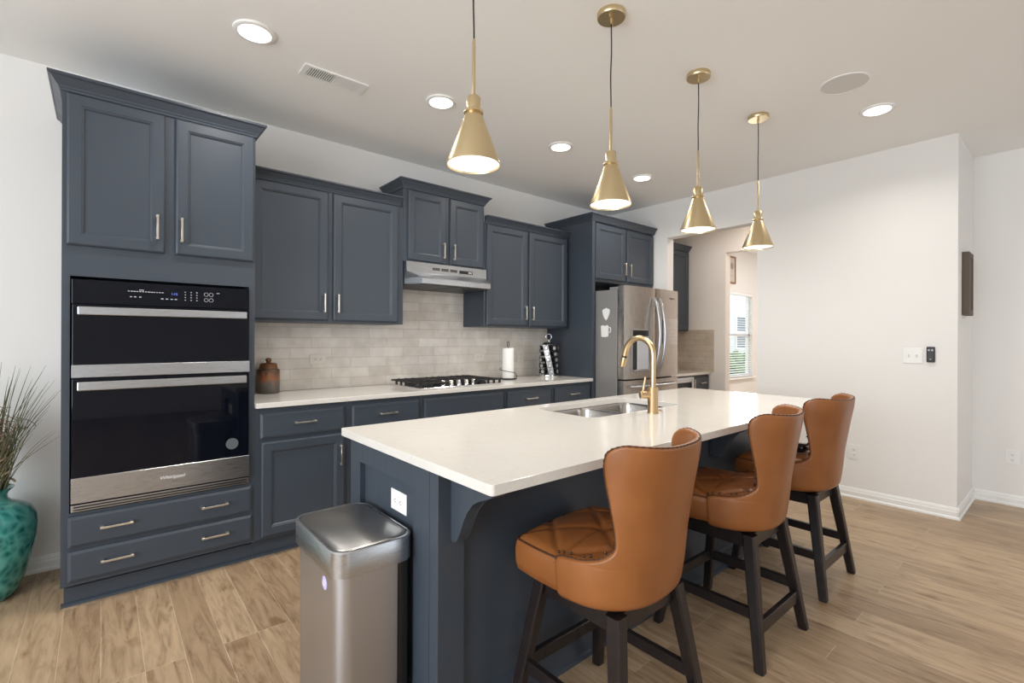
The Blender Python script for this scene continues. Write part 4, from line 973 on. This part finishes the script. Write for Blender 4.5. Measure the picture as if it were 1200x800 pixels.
# ------------------------------------------------------------------ vase with dried grasses
vx, vy = -0.425, 3.475
t = thing('floor_vase', 'large teal mottled glass vase on the floor at the far left', 'vase', (vx, vy, 0))
vp = [(0, 0.0), (0.085, 0.0), (0.095, 0.006), (0.112, 0.035), (0.140, 0.110), (0.162, 0.200), (0.178, 0.290), (0.182, 0.350), (0.177, 0.395), (0.155, 0.435), (0.120, 0.460), (0.088, 0.474), (0.072, 0.490), (0.070, 0.508), (0.078, 0.525), (0.094, 0.540), (0.095, 0.545), (0.090, 0.545), (0.074, 0.530), (0.062, 0.518), (0.064, 0.500), (0.060, 0.40), (0.0, 0.38)]
bm = BM(); add_lathe(bm, vp, vx, vy, 64); obj('body', bm, M['vase'], t, 60)
g = thing('dried_grass_bouquet', 'dried green and brown grasses with raffia twists in the teal vase', 'dried grass', (vx, vy, 0.39))
def blades(n, zmin, zmax, spread, wd, lean, seed):
    rnd = random.Random(seed); bm = BM()
    for _ in range(n):
        a = rnd.uniform(0, 2 * PI); r0 = rnd.uniform(0, 0.045); h = rnd.uniform(zmin, zmax); sp = rnd.uniform(0.15, 1.0) * spread
        dx, dy = math.cos(a), math.sin(a); bx, by = vx + dx * r0, vy + dy * r0
        if vy + dy * sp > WY - 0.03: sp = max(0.05, (WY - 0.04 - vy) / dy)
        if vx + dx * sp > TX0 - 0.02 and vy + dy * sp > FY - 0.1: sp = max(0.05, (TX0 - 0.02 - vx) / dx)
        sc = rnd.uniform(-0.02, 0.02); w0 = wd * rnd.uniform(0.6, 1.2)
        L = []; rr = []
        for k in range(9):
            s = k / 8; q = s ** (1.5 + lean)
            L.append((bx + dx * (sp - r0) * q + sc * math.sin(s * 5), by + dy * (sp - r0) * q, 0.42 + (h - 0.42) * (s - 0.10 * s * s * (sp / spread))))
            rr.append(w0 * (1 - s) ** 0.6 + 0.0004)
        add_tube(bm, L, w0, 4, radii=rr, cap=True)
    return bm
obj('green_blades', blades(120, 0.80, 1.22, 0.29, 0.0030, 0.1, 3), M['blade'], g, 60)
obj('brown_stems', blades(70, 0.75, 1.08, 0.26, 0.0019, 0.3, 5), M['blade2'], g, 60)
bm = BM(); rnd = random.Random(11)
for k in range(16):
    a0 = rnd.uniform(0, 6.28); r_ = rnd.uniform(0.02, 0.06); cx_, cy_ = vx + rnd.uniform(-0.03, 0.05), vy + rnd.uniform(-0.05, 0.02); z0 = rnd.uniform(0.54, 0.62)
    add_tube(bm, [(cx_ + r_ * math.cos(a0 + s * 0.55) * (1 - s / 60), cy_ + r_ * math.sin(a0 + s * 0.55) * 0.6, z0 + 0.008 * s) for s in range(int(rnd.uniform(14, 26)))], 0.0052, 5)
obj('raffia_twists', bm, M['raffia'], g, 60)
bm = BM()
for k in range(60):
    a0 = rnd.uniform(0, 6.28); cx_, cy_, cz_ = vx + rnd.gauss(0.01, 0.045), vy + rnd.gauss(-0.03, 0.035), rnd.uniform(0.74, 0.95); r_ = rnd.uniform(0.015, 0.05)
    add_tube(bm, [(cx_ + r_ * math.cos(a0 + s * 0.5), cy_ + r_ * math.sin(a0 * 1.7 + s * 0.4), cz_ + r_ * math.sin(a0 + s * 0.35)) for s in range(9)], 0.0016, 4)
obj('curly_filler', bm, M['blade2'], g, 60)

# ------------------------------------------------------------------ counter stools
ST0 = (1.290, 1.020)
def interp(tab, z):
    for (a, b), (c, d) in zip(tab, tab[1:]):
        if z <= c: return b + (d - b) * max(0.0, (z - a)) / (c - a)
    return tab[-1][1]
A_T = [(0.515, 0.228), (0.528, 0.238), (0.60, 0.243), (0.66, 0.240), (0.76, 0.228), (0.84, 0.223), (1.0, 0.222)]
B_T = [(0.515, 0.208), (0.528, 0.219), (0.60, 0.228), (0.70, 0.228), (0.80, 0.234), (0.90, 0.242), (1.0, 0.252)]
E_T = [(0.515, 0.018), (0.530, 0.028), (0.622, 0.032), (0.634, 0.026), (0.640, -0.005), (0.645, -0.060), (0.656, -0.106), (0.673, -0.136), (0.696, -0.150), (0.722, -0.148), (0.765, -0.140), (0.818, -0.127), (0.868, -0.113), (0.910, -0.102), (0.945, -0.097), (0.972, -0.104), (0.990, -0.124), (1.0, -0.158)]
P_T = [(0.515, 0.84), (0.66, 0.78), (0.80, 0.72), (1.0, 0.70)]
ZS = [0.515, 0.521, 0.530, 0.56, 0.59, 0.612, 0.624, 0.632, 0.637, 0.641, 0.645, 0.650, 0.657, 0.666, 0.678, 0.694, 0.710, 0.735, 0.765, 0.80, 0.84, 0.88, 0.92, 0.950, 0.972, 0.986, 0.995, 1.0]
def plan(z, inset, nN=49):
    a, b, e = interp(A_T, z) - inset, interp(B_T, z) - inset, interp(E_T, z)
    p = interp(P_T, z)
    dense = []
    if e > 0:
        for k in range(12): dense.append((-a, e - e * k / 12))
        ph0 = -PI / 2
    else:
        ph0 = -math.acos(min(1.0, (min(-e, b * 0.999) / b)) ** (1 / p))
    for k in range(201):
        ph = ph0 + (-2 * ph0) * k / 200
        s, c = math.sin(ph), max(0.0, math.cos(ph))
        dense.append((a * math.copysign(abs(s) ** p, s), -b * c ** p))
    if e > 0:
        for k in range(1, 13): dense.append((a, e * k / 12))
    L = [0.0]
    for q, r in zip(dense, dense[1:]): L.append(L[-1] + math.hypot(r[0] - q[0], r[1] - q[1]))
    out = []; j = 0
    for k in range(nN):
        tt = L[-1] * k / (nN - 1)
        while j < len(L) - 2 and L[j + 1] < tt: j += 1
        f = (tt - L[j]) / max(1e-9, L[j + 1] - L[j]); q, r = dense[j], dense[j + 1]
        out.append((q[0] + (r[0] - q[0]) * f, q[1] + (r[1] - q[1]) * f))
    return out
def make_stool(cx, cy, lab):
    # built facing the island; seat and shell turn together on the swivel
    t = thing('bar_stool', lab, 'bar stool', (cx, cy, 0), 'cognac leather counter stools at the island')
    W3 = lambda x, y, z: (cx + x, cy + y, z)
    def dip(x, z): return z - max(0.0, z - 0.70) / 0.30 * 0.016 * (1 - min(1, abs(x) / 0.25) ** 2)
    # wrap-around back shell
    bm = BM(); outer, inner = [], []
    for i, z in enumerate(ZS):
        th = 0.040 if z < 0.64 else 0.040 - 0.017 * min(1.0, (z - 0.64) / 0.20)
        sh_ = -0.030 * min(1.0, max(0.0, (z - 0.60) / 0.35))
        o_ = plan(z, 0.0); n_ = plan(z, th)
        outer.append([bm.verts.new(W3(x, y + sh_, dip(x, z))) for x, y in o_]); inner.append([bm.verts.new(W3(x, y + sh_, dip(x, z))) for x, y in n_])
    nr, nc = len(ZS), len(outer[0])
    for G, fl in ((outer, False), (inner, True)):
        for i in range(nr - 1):
            for j in range(nc - 1):
                q = (G[i][j], G[i][j + 1], G[i + 1][j + 1], G[i + 1][j]); bm.faces.new(q[::-1] if fl else q)
    def loop(G): return [G[i][0] for i in range(nr)] + [G[nr - 1][j] for j in range(1, nc)] + [G[i][nc - 1] for i in range(nr - 2, -1, -1)] + [G[0][j] for j in range(nc - 2, 0, -1)]
    lo, li = loop(outer), loop(inner); n = len(lo); mid = []
    for k in range(n):
        a_, b_ = lo[k].co, li[k].co
        tg = (lo[(k + 1) % n].co + li[(k + 1) % n].co - lo[k - 1].co - li[k - 1].co)
        ac = (b_ - a_); out = tg.cross(ac)
        if out.length > 1e-9: out.normalize()
        mid.append((a_ + b_) / 2 + out * ac.length * 0.33)
    # make sure the rim bulges away from the shell
    cc = sum((v.co for v in lo), Vector()) / n
    k_top = nr + nc // 2
    if (mid[k_top] - (lo[k_top].co + li[k_top].co) / 2).z < 0:
        mid = [(lo[k].co + li[k].co) - mid[k] for k in range(n)]
    mv = [bm.verts.new(p) for p in mid]
    for k in range(n):
        k2 = (k + 1) % n
        bm.faces.new((lo[k], lo[k2], mv[k2], mv[k])); bm.faces.new((mv[k], mv[k2], li[k2], li[k]))
    rim = [m.copy() for m in mid[:2 * nr + nc - 2]]
    lrim = [lo[k].co.copy() for k in range(2 * nr + nc - 2)]
    sh = obj('backrest_shell', bm, M['leather'], t, 80)
    sm = sh.modifiers.new('soft', 'SUBSURF'); sm.levels = 1; sm.render_levels = 1
    path = [(rim[k] + lrim[k]) / 2 + (lrim[k] - rim[k]).normalized() * 0.002 for k in range(2, len(rim) - 2)]
    fine = []; 
    for a_, b_ in zip(path, path[1:]):
        m_ = max(1, int((b_ - a_).length / 0.0035))
        fine += [a_.lerp(b_, k / m_) for k in range(m_)]
    bm = BM(); add_tube(bm, fine, 0.0024, 6, radii=[0.0030 if (k // 2) % 2 else 0.0018 for k in range(len(fine))]); obj('edge_stitching', bm, M['stitch'], sh, 60)
    nm = None; acc = 0
    for a_, b_ in zip(rim, rim[1:]):
        acc += (b_ - a_).length
        if acc > 0.019 and 0.635 < a_.z < 0.80:
            acc = 0
            if nm is None:
                bm = BM(); bmesh.ops.create_uvsphere(bm, u_segments=10, v_segments=6, radius=0.0048); nm = bpy.data.meshes.new('nailhead'); bm.to_mesh(nm); bm.free(); nm.materials.append(M['nail'])
                for p_ in nm.polygons: p_.use_smooth = True
            o = bpy.data.objects.new('nailhead', nm); C.objects.link(o); o.parent = sh; o.location = a_ - Vector((cx, cy, 0)) + Vector((0, 0, 0.0005))
    # tufted seat cushion
    bm = BM(); n = 44; G = []
    x_h, y0, y1 = 0.232, -0.195, 0.232
    def mp(u, v):
        s = math.sqrt(max(1e-9, 1 - 0.17 * v * v)); r = math.sqrt(max(1e-9, 1 - 0.17 * u * u))
        return x_h * u * s, (y0 + y1) / 2 + (y1 - y0) / 2 * v * r
    def crease(x, y):
        d = 1.0; yc = 0.02
        a = (abs(x - (y - yc) * 0.95) / 1.38, abs(x + (y - yc) * 0.95) / 1.38, abs(abs(x) + abs(y - yc) - 0.235) / 1.41, abs(y - yc) + (0 if abs(x) > 0.0 else 0))
        v = sum(math.exp(-(q / 0.0085) ** 2) for q in a[:3]) + 0.6 * math.exp(-(a[3] / 0.008) ** 2)
        return min(1.0, v) * 0.0085 + 0.006 * math.exp(-((x * x + (y - yc) ** 2) / 0.0009))
    for i in range(n + 1):
        row = []
        for j in range(n + 1):
            u, v = -1 + 2 * i / n, -1 + 2 * j / n; x, y = mp(u, v); m_ = max(abs(u), abs(v))
            z = 0.638 + 0.026 * (1 - m_ ** 3.0) - (crease(x, y) if m_ < 0.97 else 0) - 0.010 * max(0, (m_ - 0.90) / 0.10) ** 2
            if y < 0:
                q_ = ((abs(x) / 0.205) ** 2.3 + (abs(y) / 0.185) ** 2.3) ** (1 / 2.3)
                lim_ = 1.0 + 0.12 * (1 - min(1, -y / 0.06))
                if q_ > lim_: x, y = x * lim_ / q_, y * lim_ / q_
            row.append(bm.verts.new(W3(x, y, z)))
        G.append(row)
    for i in range(n):
        for j in range(n): bm.faces.new((G[i][j], G[i + 1][j], G[i + 1][j + 1], G[i][j + 1]))
    bd = [G[i][0] for i in range(n + 1)] + [G[n][j] for j in range(1, n + 1)] + [G[i][n] for i in range(n - 1, -1, -1)] + [G[0][j] for j in range(n - 1, 0, -1)]
    prev = bd; cen = Vector((cx, cy + (y0 + y1) / 2, 0))
    for dz, s in ((0.620, 1.018), (0.598, 1.026), (0.555, 1.022), (0.530, 1.0), (0.524, 0.96)):
        cur = [bm.verts.new(((v.co.x - cen.x) * s + cen.x, (v.co.y - cen.y) * s + cen.y, dz)) for v in bd]
        for k in range(len(bd)): bm.faces.new((prev[k], prev[(k + 1) % len(bd)], cur[(k + 1) % len(bd)], cur[k]))
        prev = cur
    bm.faces.new(prev)
    st = obj('seat', bm, M['leather'], t, 60)
    bm = BM(); pts = []
    for k in range(0, 53):
        v = -1 + 2 * min(1, max(0, (k - 0) / 52)); 
    edge = [mp(-1, v) for v in [0.02 + 0.98 * k / 12 for k in range(13)]] + [mp(u, 1) for u in [-1 + 2 * k / 24 for k in range(1, 25)]] + [mp(1, v) for v in [1 - 0.98 * k / 12 for k in range(1, 13)]]
    add_tube(bm, [W3(x * 1.008, (y - (y0 + y1) / 2) * 1.008 + (y0 + y1) / 2, 0.6295) for x, y in edge], 0.0028, 6); obj('seat_piping', bm, M['stitch'], st, 60)
    # swivel plate, apron, legs, stretchers
    bm = BM(); add_lathe(bm, [(0, 0.496), (0.15, 0.496), (0.15, 0.5235), (0, 0.5235)], cx, cy, 32); obj('swivel_plate', bm, M['wooddark'], t, 40)
    bm = BM(); q = 0.148
    for s in (-1, 1):
        add_box(bm, cx - q, cx + q, cy + s * q - 0.011, cy + s * q + 0.011, 0.440, 0.4955); add_box(bm, cx + s * q - 0.011, cx + s * q + 0.011, cy - q, cy + q, 0.440, 0.4955)
    add_box(bm, cx - q, cx + q, cy - q, cy + q, 0.480, 0.4955)
    obj('apron', bm, M['wooddark'], t)
    def legc(sx_, sy_, z): f = (0.496 - z) / 0.496; return sx_ * (0.152 + 0.074 * f), sy_ * (0.152 + 0.074 * f)
    for sx_ in (-1, 1):
        for sy_ in (-1, 1):
            L = []
            for z, h in ((0.0, 0.0165), (0.004, 0.0185), (0.30, 0.0225), (0.496, 0.0240)):
                x, y = legc(sx_, sy_, z); ch = 0.006
                L.append([W3(x + a_, y + b_, z) for a_, b_ in ((-h + ch, -h), (h - ch, -h), (h, -h + ch), (h, h - ch), (h - ch, h), (-h + ch, h), (-h, h - ch), (-h, -h + ch))])
            bm = BM(); add_loft(bm, L); obj('leg', bm, M['wooddark'], t)
    for ax, s, z0, z1 in (('y', -1, 0.180, 0.222), ('y', 1, 0.180, 0.222), ('x', -1, 0.124, 0.176), ('x', 1, 0.180, 0.225)):
        bm = BM(); e = legc(1, 1, (z0 + z1) / 2)[0]
        if ax == 'y': add_box(bm, cx + s * e - 0.011, cx + s * e + 0.011, cy - e, cy + e, z0, z1, 0.002, 1)
        else: add_box(bm, cx - e, cx + e, cy + s * e - 0.011, cy + s * e + 0.011, z0, z1, 0.002, 1)
        obj('stretcher', bm, M['wooddark'], t)
    return t
def swivel(t, deg):
    for ch in t.children:
        if ch.name.split('.')[0] in ('seat', 'backrest_shell'): ch.rotation_euler = (0, 0, math.radians(deg))
    return t
s0 = make_stool(ST0[0], ST0[1], 'nearest tan leather bar stool with dark legs, at the left of the row')
swivel(dup(s0, (2.180, 1.028, 0), 'middle tan leather bar stool of the row at the island'), 10)
swivel(dup(s0, (2.960, 1.048, 0), 'farthest tan leather bar stool, nearest the right wall'), 0)
swivel(s0, 5)
t = thing('black_pouch', 'small glossy black pouch lying on the seat of the farthest stool', 'pouch', (3.0, 1.02, 0.665))
bm = BM(); add_box(bm, 2.955, 3.045, 0.985, 1.045, 0.668, 0.712, 0.014, 3); obj('body', bm, M['blackgloss'], t, 60)
bm = BM(); add_tube(bm, [(2.955, 1.015, 0.70), (2.965, 0.985, 0.712), (3.0, 0.975, 0.716), (3.035, 0.985, 0.712), (3.045, 1.015, 0.70)], 0.005, 8); obj('strap', bm, M['black'], t, 60)

# ------------------------------------------------------------------ outside the study window
bm = BM(); add_box(bm, 2.0, 26.0, WY + 0.13, 24.0, -0.3, -0.15); struct('ground_lawn', bm, M['lawn'])
t = thing('neighbour_house', 'pale sided house seen through the study window blind', 'house', (13.0, 9.0, -0.15))
bm = BM(); add_box(bm, 9.0, 24.0, 9.0, 13.0, -0.15, 5.6); obj('wall', bm, M['siding'], t)
bm = BM(); add_prism(bm, [(8.6, 5.6), (11.0, 7.6), (13.4, 5.6)], 'x', 8.7, 24.3); obj('roof', bm, mat('grey_shingle', (0.12, 0.12, 0.13), 0.9), t)
for x in (12.2, 14.6, 17.0, 19.4):
    for z in (0.9, 3.4):
        bm = BM(); add_box(bm, x, x + 1.0, 8.93, 8.999, z, z + 1.4); f_ = obj('window', bm, M['trim'], t)
        bm = BM(); add_box(bm, x + 0.08, x + 0.92, 8.91, 8.929, z + 0.08, z + 0.66); add_box(bm, x + 0.08, x + 0.92, 8.91, 8.929, z + 0.74, z + 1.32); obj('pane', bm, M['winglass'], f_)
bm = BM(); rnd = random.Random(4)
for k in range(260):
    x, y, z = rnd.uniform(10.5, 19.0), rnd.gauss(7.3, 0.3), rnd.uniform(-0.1, 0.75)
    r_ = bmesh.ops.create_icosphere(bm, subdivisions=1, radius=rnd.uniform(0.10, 0.22), matrix=Matrix.Translation((x, y, z)))
for v in bm.verts: v.co += Vector((rnd.uniform(-1, 1), rnd.uniform(-1, 1), rnd.uniform(-1, 1))) * 0.035
tag(obj('green_hedge', bm, M['leaf']), 'green hedge in front of the neighbouring house outside the window', 'hedge')
